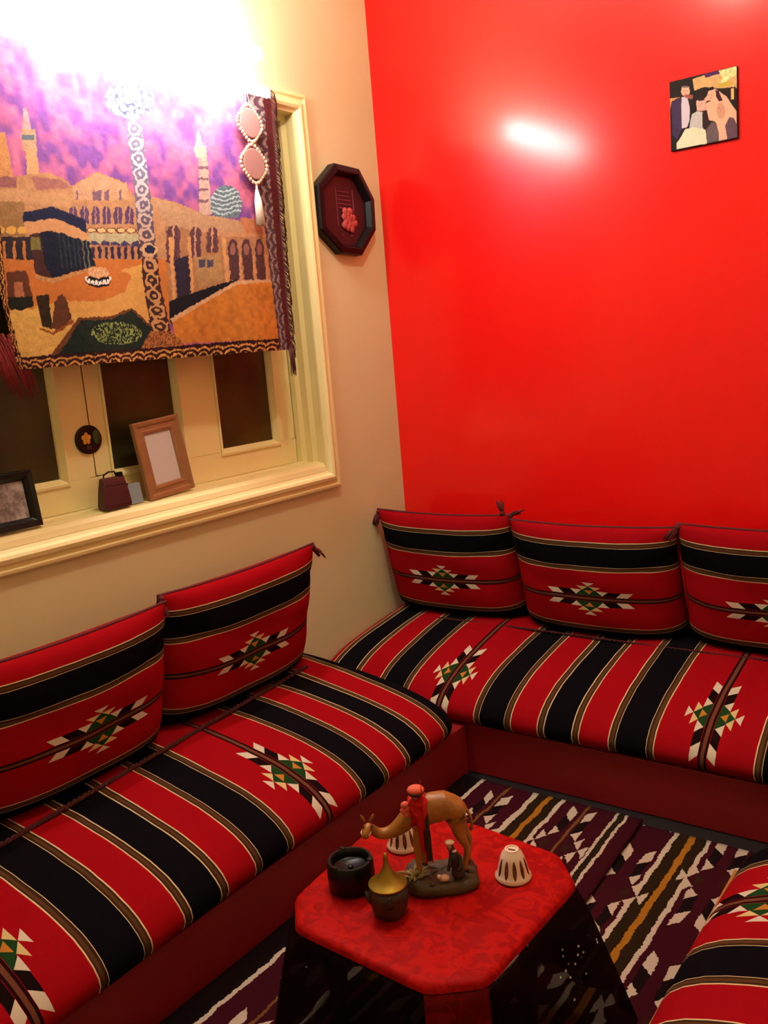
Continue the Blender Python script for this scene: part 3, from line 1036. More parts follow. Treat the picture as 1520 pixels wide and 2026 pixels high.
MB().add(vs, fs).build('saddle_blanket', MAT['fig_red'], fg, True)
# bundle on the neck
mbn = MB()
for (dx, dz, r_) in ((-0.064, 0.186, 0.010), (-0.058, 0.178, 0.011), (-0.066, 0.174, 0.010), (-0.060, 0.166, 0.010)):
    mbn.ball((dx, Y0 - 0.020, dz), (r_, r_ * 0.8, r_ * 0.8), 10, 7)
mbn.build('pink_bundle', MAT['fig_pink'], fg, True)
# rider: body, head, scarf
rd = skin('rider', [(-0.034, Y0 - 0.020, 0.176, 0.019), (-0.036, Y0 - 0.022, 0.192, 0.017), (-0.038, Y0 - 0.020, 0.203, 0.0075), (-0.039, Y0 - 0.021, 0.214, 0.0095),
                    (-0.050, Y0 - 0.030, 0.188, 0.0065), (-0.046, Y0 - 0.040, 0.174, 0.0055), (-0.036, Y0 - 0.044, 0.170, 0.005),
                    (-0.026, Y0 - 0.036, 0.188, 0.0065), (-0.024, Y0 - 0.043, 0.174, 0.0055), (-0.032, Y0 - 0.045, 0.168, 0.005),
                    (-0.034, Y0 - 0.038, 0.160, 0.010), (-0.032, Y0 - 0.042, 0.120, 0.008), (-0.030, Y0 - 0.043, 0.086, 0.006)],
          [(0, 1), (1, 2), (2, 3), (1, 4), (4, 5), (5, 6), (1, 7), (7, 8), (8, 9), (0, 10), (10, 11), (11, 12)], MAT['fig_red'], fg, 0)
MB().ball((-0.0395, Y0 - 0.022, 0.2195), (0.0185, 0.0160, 0.0100), 14, 9).build('headscarf', MAT['fig_pink'], rd, True)
MB().lathe([(0.0160, -0.003), (0.0172, 0.0), (0.0160, 0.003), (0.0130, 0.0)], 18, (-0.0395, Y0 - 0.022, 0.2135)).build('head_band', MAT['fig_dark'], rd, True)
MB().ball((-0.042, Y0 - 0.034, 0.2085), (0.006, 0.004, 0.006), 10, 7).build('face', MAT['fig_skin'], rd, True)
# hanging straps and saddle bag
ms = MB()
for dx in (-0.026, -0.021):
    ms.tube([(dx, Y0 - 0.036, 0.170), (dx + 0.002, Y0 - 0.047, 0.120), (dx + 0.003, Y0 - 0.047, 0.072)], [0.004, 0.0045, 0.003], 6)
ms.box(-0.030, -0.016, Y0 - 0.050, Y0 - 0.040, 0.096, 0.142)
ms.build('saddle_bag', MAT['fig_dark'], fg, True, auto=50)
mf = MB()
for i in range(5):
    x = -0.029 + 0.0032 * i
    mf.tube([(x, Y0 - 0.046, 0.096), (x + 0.001, Y0 - 0.048, 0.066 + 0.004 * (i % 2))], [0.0016, 0.001], 5)
mf.build('bag_fringe', MAT['fig_red'], fg, True)
MB().tube([(-0.027, Y0 - 0.048, 0.062), (-0.027, Y0 - 0.045, 0.160), (-0.028, Y0 - 0.042, 0.252)], [0.0014, 0.0014, 0.0009], 6).build('staff', MAT['fig_red'], fg, True)
# tuft of dry leaves
ml = MB()
rg = random.Random(12)
for i in range(26):
    an = rg.uniform(0, 6.28)
    l_ = rg.uniform(0.022, 0.042)
    c0 = Vector((-0.056 + rg.uniform(-0.006, 0.006), -0.020 + rg.uniform(-0.006, 0.006), 0.024))
    d_ = Vector((math.cos(an), math.sin(an), rg.uniform(0.3, 1.3))).normalized()
    ml.tube([c0, c0 + d_ * l_ * 0.6, c0 + d_ * l_ + Vector((0, 0, -0.006))], [0.0020, 0.0034, 0.0006], 5)
lf = ml.build('leaf_tuft', MAT['leaf'], fg, True)
# herdsman standing on the base
hm = skin('herdsman', [(0.034, -0.030, 0.060, 0.0135), (0.036, -0.030, 0.036, 0.016), (0.036, -0.030, 0.028, 0.017), (0.030, -0.030, 0.080, 0.0115), (0.026, -0.031, 0.091, 0.0055), (0.023, -0.033, 0.101, 0.0085),
                       (0.022, -0.040, 0.076, 0.005), (0.018, -0.046, 0.062, 0.0042), (0.014, -0.048, 0.052, 0.004), (0.042, -0.036, 0.074, 0.005), (0.042, -0.046, 0.060, 0.0042), (0.034, -0.050, 0.052, 0.004)],
          [(0, 1), (1, 2), (0, 3), (3, 4), (4, 5), (3, 6), (6, 7), (7, 8), (3, 9), (9, 10), (10, 11)], MAT['fig_dark'], fg, 0)
MB().ball((0.022, -0.0335, 0.1085), (0.0105, 0.0095, 0.0045), 12, 8).build('white_cap', MAT['fig_white'], hm, True)
MB().ball((0.0205, -0.0405, 0.101), (0.0058, 0.003, 0.0065), 10, 7).build('face', MAT['fig_skin'], hm, True)
MB().ball((0.030, -0.036, 0.090), (0.006, 0.006, 0.003), 10, 7).build('collar', MAT['fig_white'], hm, True)
mk = MB()
mk.ball((0.006, -0.042, 0.034), (0.012, 0.008, 0.008), 12, 8).ball((-0.005, -0.046, 0.040), (0.005, 0.005, 0.005), 10, 7)
mk.build('lying_lamb', MAT['fig_white'], fg, True)
for (x, y, r_) in ((0.058, -0.030, 0.012), (-0.020, -0.046, 0.008), (-0.030, -0.030, 0.010), (0.062, -0.010, 0.010), (-0.062, 0.004, 0.009)):
    MB().ball((x, y, 0.024), (r_, r_ * 0.8, r_ * 0.6), 7, 5).build('rock_lump', MAT['rock'], fg, True)

# ------------------------------------------------------------------ things on the window sill
SZ = 1.1245
MAT['oak'] = simple('light_brown_frame_wood', (150, 106, 70), 0.4, var=0.22, vscale=22)
MAT['paper'] = simple('blank_white_paper', (206, 204, 208), 0.6)
MAT['card'] = simple('pale_blue_card', (132, 152, 166), 0.6, var=0.1)
MAT['maroon'] = simple('dark_maroon_leather', (66, 14, 24), 0.5, var=0.2, vscale=30)
def pframe(name, label, y0, y1, h_, xb, lean, prof, fm, pic, pic_in, rz=0.0, roll=0.0, pm=None):
    """leaning picture frame: front looks along +x"""
    w_ = y1 - y0
    e = tag(empty(name, (xb, (y0 + y1) / 2, SZ), rz), label, 'picture frame')
    Rm = Matrix.Rotation(-lean, 4, 'Y') @ Matrix.Rotation(roll, 4, 'X')
    def ax(a_, b_, h2):
        return tuple(Rm @ Vector((h2, a_, b_)))
    MB().sweep_rect(-w_ / 2, w_ / 2, 0, h_, prof, ax).build('frame', fm, e, bevel=0.001)
    i_ = pic_in
    vs = [ax(a_, b_, x_) for x_ in (0.002, 0.005) for (a_, b_) in ((-w_ / 2 + i_, i_), (w_ / 2 - i_, i_), (w_ / 2 - i_, h_ - i_), (-w_ / 2 + i_, h_ - i_))]
    MB().add(vs, [(0, 3, 2, 1), (4, 5, 6, 7), (0, 1, 5, 4), (1, 2, 6, 5), (2, 3, 7, 6), (3, 0, 4, 7)]).build('picture', pic, e)
    if pm is not None:
        pm(e, ax, w_, h_)
    return e
pr_oak = [(0, 0), (0, 0.014), (0.004, 0.018), (0.014, 0.016), (0.020, 0.011), (0.030, 0.011), (0.034, 0.014), (0.042, 0.012), (0.046, 0.006), (0.046, 0.0)]
pframe('framed_picture', 'light brown wooden frame with blank white sheet leaning on the window', -1.412, -1.202, 0.262, -0.040, 0.10, pr_oak, MAT['oak'], MAT['paper'], 0.044, rz=0.06, roll=0.06)
def snow_pic():
    b = NB('grey_snowy_print')
    co = b.obj_co()
    nz = b.noise(24.0, 6.0, co, 0.7)
    b.link(b.ramp(nz.outputs[0], [(0.30, lin4((48, 48, 40))), (0.46, lin4((124, 112, 112))), (0.62, lin4((176, 168, 172)))], 'LINEAR'), b.b.inputs['Base Color'])
    b.b.inputs['Roughness'].default_value = 0.25
    return b.m
pr_blk = [(0, 0), (0, 0.018), (0.004, 0.022), (0.018, 0.020), (0.027, 0.012), (0.030, 0.006), (0.030, 0.0)]
def snow_extra(e, ax, w_, h_):
    m = MB()
    for (a0, b0, a1, b1) in ((-0.05, 0.05, 0.0, 0.10), (-0.03, 0.04, -0.01, 0.11)):
        m.add([ax(a0, b0, 0.0052), ax(a0 + 0.02, b0, 0.0052), ax(a1, b1, 0.0052), ax(a0, b0, 0.0062), ax(a0 + 0.02, b0, 0.0062), ax(a1, b1, 0.0062)], [(0, 2, 1), (3, 4, 5), (0, 1, 4, 3), (1, 2, 5, 4), (2, 0, 3, 5)])
    m.build('dark_tree_print', MAT['leaf_dark'], e)
MAT['leaf_dark'] = simple('dark_print_green', (66, 62, 44), 0.6)
pframe('framed_picture', 'black framed grey snow picture at the left edge of the sill', -2.045, -1.815, 0.168, -0.030, 0.12, pr_blk, MAT['black'], snow_pic(), 0.027, pm=snow_extra)
# little maroon bag
bg = tag(empty('gift_bag', (-0.028, -1.545, SZ)), 'small dark maroon bag with black clip beside the brown frame', 'bag')
m = MB()
rows_ = [(0.0, 0.050, 0.020), (0.012, 0.051, 0.022), (0.05, 0.047, 0.019), (0.082, 0.043, 0.014), (0.100, 0.042, 0.009)]
vs, fs = [], []
for (z_, hy, hx) in rows_:
    vs += [(-hx, -hy, z_), (hx, -hy, z_), (hx, hy, z_), (-hx, hy, z_)]
for i in range(len(rows_) - 1):
    for j in range(4):
        fs.append((i * 4 + j, i * 4 + (j + 1) % 4, (i + 1) * 4 + (j + 1) % 4, (i + 1) * 4 + j))
fs += [(3, 2, 1, 0), (16, 17, 18, 19)]
m.add(vs, fs).build('body', MAT['maroon'], bg, bevel=0.003)
MB().box(-0.012, 0.0165, -0.040, 0.040, 0.074, 0.0775).build('fold', MAT['maroon'], bg, bevel=0.001)
MB().tube([(0.0, -0.030, 0.098), (0.004, -0.032, 0.110), (0.004, -0.012, 0.118), (0.004, 0.010, 0.116), (0.0, 0.018, 0.099)], 0.0028, 6).build('handle', MAT['black'], bg, True)
MB().box(-0.006, 0.010, 0.020, 0.038, 0.096, 0.112).build('clip', MAT['black'], bg, bevel=0.002)
# blue card
cd = tag(empty('card', (-0.036, -1.462, SZ), 0.0), 'pale blue card between the maroon bag and the brown frame', 'card')
vs = [(0.012 - 0.012 * (b / 0.07) + x_, a_, b) for x_ in (0, 0.0015) for (a_, b) in ((-0.026, 0.0), (0.026, 0.0), (0.026, 0.066), (-0.026, 0.066))]
MB().add(vs, [(0, 3, 2, 1), (4, 5, 6, 7), (0, 1, 5, 4), (1, 2, 6, 5), (2, 3, 7, 6), (3, 0, 4, 7)]).build('sheet', MAT['card'], cd)
MB().box(0.0005, 0.003, -0.030, -0.020, 0.058, 0.070).build('paper_tab', MAT['black'], cd)
# black oval plaque with a yellow flower on the window stile
ov = tag(empty('oval_plaque', (-0.110, -1.555, 1.346)), 'black oval plaque with yellow flower stuck on the window', 'plaque')
def disc(ry, rz_, x0, x1, n=36):
    vs, fs = [], []
    for (k_, x_) in ((1.0, x0), (1.0, x1 - 0.002), (0.93, x1)):
        for j in range(n):
            t_ = 2 * math.pi * j / n
            vs.append((x_, ry * k_ * math.cos(t_), rz_ * k_ * math.sin(t_)))
    for i in range(2):
        for j in range(n):
            fs.append((i * n + j, i * n + (j + 1) % n, (i + 1) * n + (j + 1) % n, (i + 1) * n + j))
    fs += [tuple(range(n))[::-1], tuple(range(2 * n, 3 * n))]
    return MB().add(vs, fs)
disc(0.048, 0.046, 0.0, 0.010).build('plate', MAT['black'], ov)
MAT['petal'] = simple('yellow_petal', (222, 168, 66), 0.5, var=0.15, vscale=60)
MAT['green'] = simple('leaf_green', (48, 72, 34), 0.5, var=0.2, vscale=60)
fl = MB()
for i in range(5):
    t_ = 2 * math.pi * i / 5 + 0.3
    fl.ball((0.011, -0.012 + 0.011 * math.cos(t_), 0.004 + 0.012 * math.sin(t_)), (0.003, 0.0075, 0.0085), 9, 6)
fl.ball((0.013, -0.012, 0.004), (0.003, 0.005, 0.005), 8, 6)
fl.build('flower', MAT['petal'], ov, True)
MB().ball((0.010, 0.027, 0.006), (0.003, 0.014, 0.024), 12, 8).build('leaf', MAT['green'], ov, True)
MB().box(0.009, 0.0125, -0.016, 0.004, -0.032, -0.018).build('flower_pot', MAT['clay'], ov, bevel=0.002)

# ------------------------------------------------------------------ octagonal wall plaque
OCT = [(-0.341, 2.294), (-0.185, 2.288), (-0.096, 2.175), (-0.102, 2.047), (-0.211, 1.941), (-0.344, 1.945), (-0.466, 2.032), (-0.462, 2.199)]
oc = Vector((sum(p_[0] for p_ in OCT) / 8, sum(p_[1] for p_ in OCT) / 8))
oe = tag(empty('octagonal_plaque', (0, oc.x, oc.y)), 'dark octagonal framed plaque with pink rose on the cream wall by the corner', 'plaque')
def octring(levels):
    vs, fs = [], []
    for (k_, x_) in levels:
        vs += [(x_, (p_[0] - oc.x) * k_, (p_[1] - oc.y) * k_) for p_ in OCT]
    n = len(levels)
    for i in range(n):
        for j in range(8):
            fs.append((i * 8 + j, i * 8 + (j + 1) % 8, ((i + 1) % n) * 8 + (j + 1) % 8, ((i + 1) % n) * 8 + j))
    return MB().add(vs, fs)
MAT['smoke'] = simple('dark_smoked_glass', (12, 8, 10), 0.35, spec=0.25)
MAT['plum'] = simple('dark_plum_velvet', (50, 18, 26), 0.45, var=0.3, vscale=40)
MAT['rose'] = simple('dusty_pink_rose', (168, 66, 62), 0.6, var=0.2, vscale=50)
MAT['pinkline'] = simple('faded_pink_print', (120, 60, 70), 0.6)
octring([(1.0, 0.0), (1.0, 0.034), (0.975, 0.040), (0.86, 0.044), (0.83, 0.040), (0.77, 0.020), (0.77, 0.0)]).build('frame', MAT['smoke'], oe)
vs = [(x_, (p_[0] - oc.x) * 0.785, (p_[1] - oc.y) * 0.785) for x_ in (0.006, 0.014) for p_ in OCT]
MB().add(vs, [tuple(range(8))[::-1], tuple(range(8, 16))] + [(j, (j + 1) % 8, 8 + (j + 1) % 8, 8 + j) for j in range(8)]).build('panel', MAT['plum'], oe)
ro = MB()
rg = random.Random(3)
for i in range(15):
    t_ = i * 2.4
    r_ = 0.0105 * math.sqrt(i)
    ro.ball((0.018, 0.02 + r_ * math.cos(t_), -0.035 + r_ * math.sin(t_) * 1.1), (0.008, 0.018, 0.016), 8, 6)
ro.build('rose', MAT['rose'], oe, True)
pl = MB()
for i in range(5):
    pl.box(0.014, 0.016, -0.050 + 0.002 * i, 0.050 - 0.004 * i, 0.012 + 0.016 * i, 0.015 + 0.016 * i)
for s_ in (-1, 1):
    pl.box(0.014, 0.016, 0.004 + s_ * 0.055, 0.007 + s_ * 0.055, -0.06, 0.09)
    for i in range(4):
        pl.box(0.014, 0.017, 0.002 + s_ * 0.03, 0.008 + s_ * 0.03, -0.095 - 0.004 * i + 0.04 * i, -0.090 - 0.004 * i + 0.04 * i)
pl.build('faded_ornament', MAT['pinkline'], oe)

# ------------------------------------------------------------------ photo tile on the red wall
def photo_tile():
    y0, z0, W_, H_ = 1.2655, 2.1425, 0.226, 0.228
    e = tag(empty('photo_tile', (y0 + W_ / 2, 0, z0)), 'square group photo of people mounted flat on the red wall', 'photo')
    MB().box(-W_ / 2, W_ / 2, -0.010, -0.0005, 0, H_).build('backing', MAT['black'], e, bevel=0.002)
    n = 150
    u = np.linspace(0, 1, n)
    U, V = np.meshgrid(u, u)
    # design coordinates: a 938 x 970 drawing
    X = 310 + 938 * U
    Y = 435 - 213 * U + 970 * (1 - V) + 15 * U * (1 - V)
    p_ = Painter(X, Y)
    nz = vnoise(n, n, 30, 30)
    p_.fill([(200, 100), (1400, 100), (1400, 1500), (200, 1500)], (28, 16, 18), 0.2, nz)
    p_.fill([(640, 390), (1000, 280), (1260, 220), (1260, 520), (960, 520), (800, 500), (660, 550)], (206, 164, 112), 0.15, nz)
    p_.fill([(800, 320), (1010, 280), (1060, 310), (820, 375)], (70, 30, 84))
    p_.fill([(1000, 280), (1250, 220), (1250, 330), (1130, 410), (1010, 470), (1060, 380)], (208, 214, 150), 0.25, nz)
    p_.fill([(980, 460), (1180, 420), (1200, 470), (1000, 510)], (190, 160, 60))
    p_.fill([(1080, 520), (1230, 500), (1230, 700), (1140, 680)], (40, 14, 18))
    p_.fill([(1170, 530), (1210, 520), (1205, 670), (1170, 680)], (220, 180, 110))
    p_.fill([(310, 660), (460, 640), (330, 700), (310, 800)], (220, 150, 80))
    p_.fill([(325, 720), (400, 660), (470, 650), (500, 800), (470, 1080), (400, 1240), (335, 1180)], (58, 40, 76), 0.15, nz)
    p_.fill([(475, 640), (560, 640), (590, 780), (585, 960), (550, 1060), (468, 1080)], (200, 188, 208))
    p_.mask(p_.ell(535, 560, 62, 72), (220, 168, 150))
    p_.mask(p_.ell(535, 505, 55, 22), (206, 176, 160))
    p_.fill([(490, 620), (560, 600), (640, 610), (635, 670), (540, 650)], (150, 80, 70))
    p_.fill([(690, 720), (830, 640), (830, 840), (690, 830)], (222, 158, 148))
    p_.mask(p_.ell(745, 735, 62, 85), (224, 168, 156))
    p_.fill([(830, 560), (960, 530), (1110, 640), (1170, 740), (1240, 840), (1240, 1020), (1100, 1230), (990, 1250), (940, 980), (860, 960), (820, 760)], (224, 172, 148), 0.06, nz)
    p_.fill([(810, 520), (920, 495), (950, 530), (860, 560), (830, 640)], (34, 14, 18))
    p_.fill([(955, 540), (1000, 560), (1055, 690), (1000, 700), (965, 640)], (60, 14, 30))
    p_.fill([(800, 745), (840, 690), (910, 690), (830, 720)], (40, 14, 18))
    p_.mask(p_.ell(1025, 830, 62, 110), (200, 146, 122))
    p_.fill([(770, 830), (830, 820), (860, 960), (960, 1000), (830, 1090), (765, 1060)], (44, 26, 30))
    p_.fill([(590, 1000), (620, 880), (700, 835), (770, 850), (765, 1060), (800, 1110), (700, 1180), (580, 1090)], (186, 182, 186), 0.06, nz)
    p_.fill([(390, 1290), (450, 1210), (520, 1090), (640, 1060), (810, 1100), (825, 1290), (390, 1380)], (222, 216, 190), 0.08, nz)
    p_.fill([(820, 1090), (900, 990), (960, 1000), (990, 1130), (990, 1250), (820, 1290)], (96, 82, 88), 0.1, nz)
    p_.fill([(1080, 1040), (1140, 920), (1200, 930), (1245, 1030), (1245, 1200), (1110, 1230)], (92, 66, 84), 0.1, nz)
    # faces: brows, eyes, mouths, hair
    for (fx, fy, k_) in ((535, 560, 1.0), (745, 735, 0.95), (880, 620, 1.05), (1025, 800, 0.9)):
        for sx in (-1, 1):
            p_.mask(p_.ell(fx + sx * 22 * k_, fy - 6, 8 * k_, 5 * k_), (60, 30, 30))
        p_.mask(p_.ell(fx, fy + 34 * k_, 16 * k_, 5 * k_), (170, 84, 80))
        p_.mask(p_.ell(fx + 2, fy + 12 * k_, 5 * k_, 10 * k_), (196, 138, 120))
    p_.mask(p_.ell(745, 668, 60, 26), (40, 18, 20))
    p_.mask(p_.ell(535, 497, 52, 14), (120, 96, 88))
    vs = [(-W_ / 2 + 0.002 + (W_ - 0.004) * a_, -0.0104, 0.002 + (H_ - 0.004) * b_) for b_ in u for a_ in u]
    fs = [(j * n + i, j * n + i + 1, (j + 1) * n + i + 1, (j + 1) * n + i) for j in range(n - 1) for i in range(n - 1)]
    o = mesh_obj('picture', vs, fs, print_mat('glossy_photo_print', 0.45, 0.0, 0.0), e)
    colour_attr(o, p_.C.reshape(-1, 3))
photo_tile()

# ------------------------------------------------------------------ tapestry
def tapestry():
    BL, BR, TR, TL = (-1.868, 1.579), (-0.736, 1.579), (-0.706, 2.505), (-1.955, 2.520)
    nu, nv = 620, 470
    u = np.linspace(0, 1, nu)[None, :]
    v = np.linspace(0, 1, nv)[:, None]
    yy = (1 - v) * ((1 - u) * BL[0] + u * BR[0]) + v * ((1 - u) * TL[0] + u * TR[0])
    zz = (1 - v) * ((1 - u) * BL[1] + u * BR[1]) + v * ((1 - u) * TL[1] + u * TR[1])
    # drawing coordinates of the woven picture on the cloth (X to the right, Y down)
    Wd = 0.18558264 * yy - 0.04195729 * zz + 1.0
    X = (387.557403 * yy - 66.7471667 * zz + 848.203072) / Wd
    Y = (107.403710 * yy - 453.669279 * zz + 1346.68531) / Wd
    j1, j2 = vnoise(nv, nu, 110, 150), vnoise(nv, nu, 110, 150)
    X = X + (j1 - 0.5) * 3.4
    Y = Y + (j2 - 0.5) * 3.4
    n1, n2, n3, n4 = vnoise(nv, nu, 14, 20), vnoise(nv, nu, 34, 50), vnoise(nv, nu, 90, 90), vnoise(nv, nu, 230, 310)
    nf = 0.5 * n3 + 0.5 * n4
    p = Painter(X, Y)
    F = lambda pts, c, var=0.25, nz=nf: p.fill(pts, tuple(v * 0.90 for v in c), var, nz)
    # dusk sky
    k = np.clip(0.55 * n1 + 0.45 * n2, 0, 1)
    k = np.clip((k - 0.32) / 0.36, 0, 1)
    pk, pu = np.array(lin((206, 112, 150))), np.array(lin((128, 76, 152)))
    p.C[:] = pu + (pk - pu) * k[..., None]
    p.C *= (0.85 + 0.3 * n3[..., None])
    dk = np.clip((Y - 180) / 260, 0, 1)[..., None]
    p.C = p.C * (1 - 0.35 * dk)
    stone, stone2, shade = (186, 136, 96), (206, 158, 112), (96, 62, 62)
    # minarets
    F([(-60, 270), (6, 262), (14, 300), (22, 352), (-60, 352)], (200, 140, 90))
    F([(44, 215), (50, 215), (62, 262), (42, 262)], (196, 150, 150))
    F([(40, 256), (68, 256), (72, 300), (42, 300)], (190, 150, 120))
    F([(42, 268), (66, 268), (66, 278), (42, 278)], (92, 104, 116))
    F([(48, 298), (70, 298), (76, 352), (52, 352)], (208, 156, 112))
    F([(387, 258), (391, 258), (400, 292), (383, 292)], (150, 150, 170))
    F([(381, 290), (405, 290), (406, 312), (385, 312)], (206, 170, 150))
    F([(390, 310), (407, 310), (416, 425), (392, 425)], (186, 154, 140))
    for yk in (330, 352, 374, 396):
        F([(389, yk), (409, yk), (410, yk + 5), (389, yk + 5)], (116, 84, 96))
    # grey-green cypress dome
    m = p.ell(444, 405, 31, 38) & (Y < 432)
    p.mask(m, (84, 100, 108), 0.4, n4)
    for i in range(6):
        m2 = m & (np.abs(Y - (376 + 9 * i) + 4 * np.sin(X / 9.0)) < 1.6)
        p.mask(m2, (156, 168, 172))
    # long stone building behind
    F([(-60, 356), (30, 350), (88, 342), (120, 352), (142, 368), (192, 340), (250, 362), (262, 386), (300, 390), (350, 402), (402, 425), (470, 438), (545, 440), (556, 560), (420, 580), (330, 625), (300, 520), (-60, 520)], stone)
    F([(140, 372), (192, 343), (250, 365), (258, 396), (140, 396)], (198, 150, 116))
    F([(60, 350), (120, 356), (140, 372), (70, 378)], (160, 104, 96))
    F([(-60, 345), (30, 352), (30, 372), (-60, 372)], (150, 92, 92))
    for (x0, w_) in ((148, 4), (182, 5), (186, 14), (206, 10), (236, 5)):
        F([(x0, 380), (x0 + w_, 374), (x0 + w_, 398), (x0, 396)], (120, 88, 104))
    F([(300, 392), (402, 425), (470, 438), (545, 440), (548, 470), (330, 448)], (178, 138, 104))
    F([(470, 432), (545, 436), (548, 468), (480, 462)], (184, 116, 80))
    F([(-60, 372), (140, 384), (140, 410), (-60, 400)], (196, 148, 104))
    for i in range(7):
        x0 = 134 + 23 * i
        if 134 <= x0 < 268:
            m = p.ell(x0 + 8, 424, 8.5, 16) | ((np.abs(X - x0 - 8) < 8.5) & (Y > 422) & (Y < 443))
            p.mask(m, (84, 56, 86), 0.3, n4)
            p.mask(m & (np.abs(X - x0 - 8) < 1.1), (156, 120, 110))
    for i in range(6):
        m = p.ell(180 + 20 * i, 456, 10, 5.5)
        p.mask(m, (76, 42, 40))
        p.mask(p.ell(180 + 20 * i, 456, 8, 4.0), (214, 170, 118))
    F([(165, 462), (277, 462), (280, 480), (172, 482)], (182, 172, 136))
    for i in range(5):
        m = p.ell(186 + 21 * i, 486, 10, 9) & (Y < 490)
        p.mask(m, (60, 52, 84), 0.4, n4)
    F([(172, 484), (282, 488), (286, 515), (185, 520)], (176, 122, 86))
    for i in range(8):
        x0 = 178 + 13.5 * i
        F([(x0, 488), (x0 + 7, 488), (x0 + 8, 512), (x0 + 2, 512)], (52, 38, 62))
    # left arcade
    F([(-60, 400), (44, 400), (48, 470), (-60, 470)], (150, 112, 70))
    for i in range(5):
        m = p.ell(-30 + 24 * i, 456, 11, 8) & (X < 48)
        p.mask(m, (196, 152, 74))
    F([(-60, 470), (56, 470), (62, 515), (-60, 515)], (44, 36, 44))
    for i in range(6):
        x0 = -40 + 20 * i
        if x0 < 46:
            F([(x0, 478), (x0 + 6, 478), (x0 + 8, 514), (x0 + 2, 514)], (186, 118, 64))
    # courtyard ground
    F([(-60, 512), (60, 515), (330, 512), (345, 640), (-60, 640)], (196, 116, 54), 0.15)
    F([(60, 606), (130, 597), (200, 596), (246, 578), (262, 545), (240, 535), (290, 520), (320, 640), (240, 630), (120, 640)], (214, 160, 86), 0.15)
    F([(-60, 622), (75, 610), (150, 622), (110, 700), (30, 712), (-60, 712)], (216, 172, 92), 0.2)
    # black draped cube
    F([(52, 458), (100, 452), (108, 548), (96, 556), (66, 542)], (70, 40, 38))
    F([(56, 470), (74, 470), (78, 495), (58, 495)], (120, 112, 62))
    F([(76, 458), (170, 466), (186, 527), (120, 545), (112, 556), (98, 550), (84, 520)], (22, 26, 46), 0.5)
    for i in range(7):
        x0 = 112 + 9 * i
        F([(x0, 466), (x0 + 3, 467), (x0 + 10, 530), (x0 + 7, 532)], (44, 54, 62) if i < 5 else (96, 104, 86))
    F([(44, 440), (104, 432), (172, 462), (173, 478), (140, 470), (104, 456), (50, 466)], (206, 150, 104), 0.15)
    F([(41, 422), (100, 410), (168, 436), (170, 462), (140, 446), (104, 433), (43, 441)], (28, 32, 62), 0.3)
    F([(66, 543), (98, 552), (120, 546), (184, 528), (186, 534), (122, 553), (100, 562), (66, 550)], (190, 140, 90), 0.3, n4)
    # small domed well
    p.mask(p.ell(192, 556, 27, 13), (22, 18, 22))
    p.mask(p.ell(192, 540, 22, 11), (196, 150, 110), 0.4, n4)
    for i in range(6):
        p.mask(p.ell(172 + 8 * i, 560 - abs(i - 2.5), 3.4, 4), (220, 214, 206))
    p.mask((np.abs(((X - 192) / 26) ** 2 + ((Y - 552) / 11) ** 2 - 1) < 0.16) & (Y > 548), (222, 216, 206))
    # shrine, dark bush and lantern on the left
    F([(8, 540), (48, 536), (60, 588), (10, 590)], (96, 52, 34))
    F([(22, 560), (40, 558), (44, 588), (24, 590)], (170, 108, 76))
    F([(10, 590), (60, 588), (62, 606), (34, 616), (12, 612)], (28, 30, 22), 0.4)
    F([(66, 586), (92, 584), (100, 652), (80, 648)], (46, 32, 20), 0.5)
    F([(98, 648), (104, 600), (118, 580), (126, 590), (138, 632), (110, 656)], (92, 54, 34), 0.3)
    F([(74, 648), (100, 658), (140, 632), (142, 638), (102, 664), (73, 652)], (140, 74, 36))
    # green carpet bed
    F([(98, 702), (150, 630), (216, 626), (262, 608), (316, 655), (312, 700)], (104, 62, 34), 0.3)
    F([(112, 702), (154, 636), (218, 632), (262, 614), (308, 655), (306, 700)], (26, 38, 34), 0.5)
    m = p.ell(228, 660, 55, 22) & (n4 > 0.5)
    p.mask(m, (120, 132, 72), 0.5, n3)
    # arcade on the right
    F([(325, 445), (440, 470), (545, 470), (552, 565), (430, 575), (336, 630)], (166, 118, 82))
    for (xc, yt, hw, yb) in ((341, 448, 13, 520), (384, 450, 11, 510), (417, 452, 11, 500)):
        m = p.ell(xc, yt + 16, hw, 18) | ((np.abs(X - xc) < hw) & (Y > yt + 16) & (Y < yb))
        p.mask(m, (84, 52, 58), 0.4, n4)
        p.mask(m & (np.abs(X - xc) < 1.6), (176, 130, 100))
    F([(343, 515), (372, 505), (382, 575), (352, 600)], (44, 36, 54), 0.3)
    F([(383, 512), (432, 502), (438, 556), (392, 570)], (170, 132, 88), 0.3)
    for x0 in (392, 408):
        F([(x0, 515), (x0 + 12, 514), (x0 + 12, 528), (x0, 530)], (76, 66, 92))
    for x0 in (332, 368, 434):
        F([(x0, 470), (x0 + 7, 470), (x0 + 16, 600 - (x0 - 332) * 0.3), (x0 + 10, 602 - (x0 - 332) * 0.3)], (206, 150, 96))
    for xc in (456, 483, 510):
        m = p.ell(xc, 492, 9, 18) | ((np.abs(X - xc - (Y - 492) * 0.06) < 9.5) & (Y > 492) & (Y < 554))
        p.mask(m, (74, 46, 48), 0.4, n4)
        p.mask(p.ell(xc, 494, 5, 12), (128, 84, 76))
    for xc in (446, 469, 497, 524):
        F([(xc - 2, 506), (xc + 2, 506), (xc + 6, 560), (xc + 1, 560)], (196, 142, 100))
    F([(334, 596), (420, 566), (468, 552), (400, 600), (338, 640)], (24, 24, 32), 0.4)
    # floor on the right
    F([(340, 634), (466, 560), (548, 556), (556, 672), (350, 680)], (196, 122, 50), 0.3, n2 * 0.5 + n3 * 0.5)
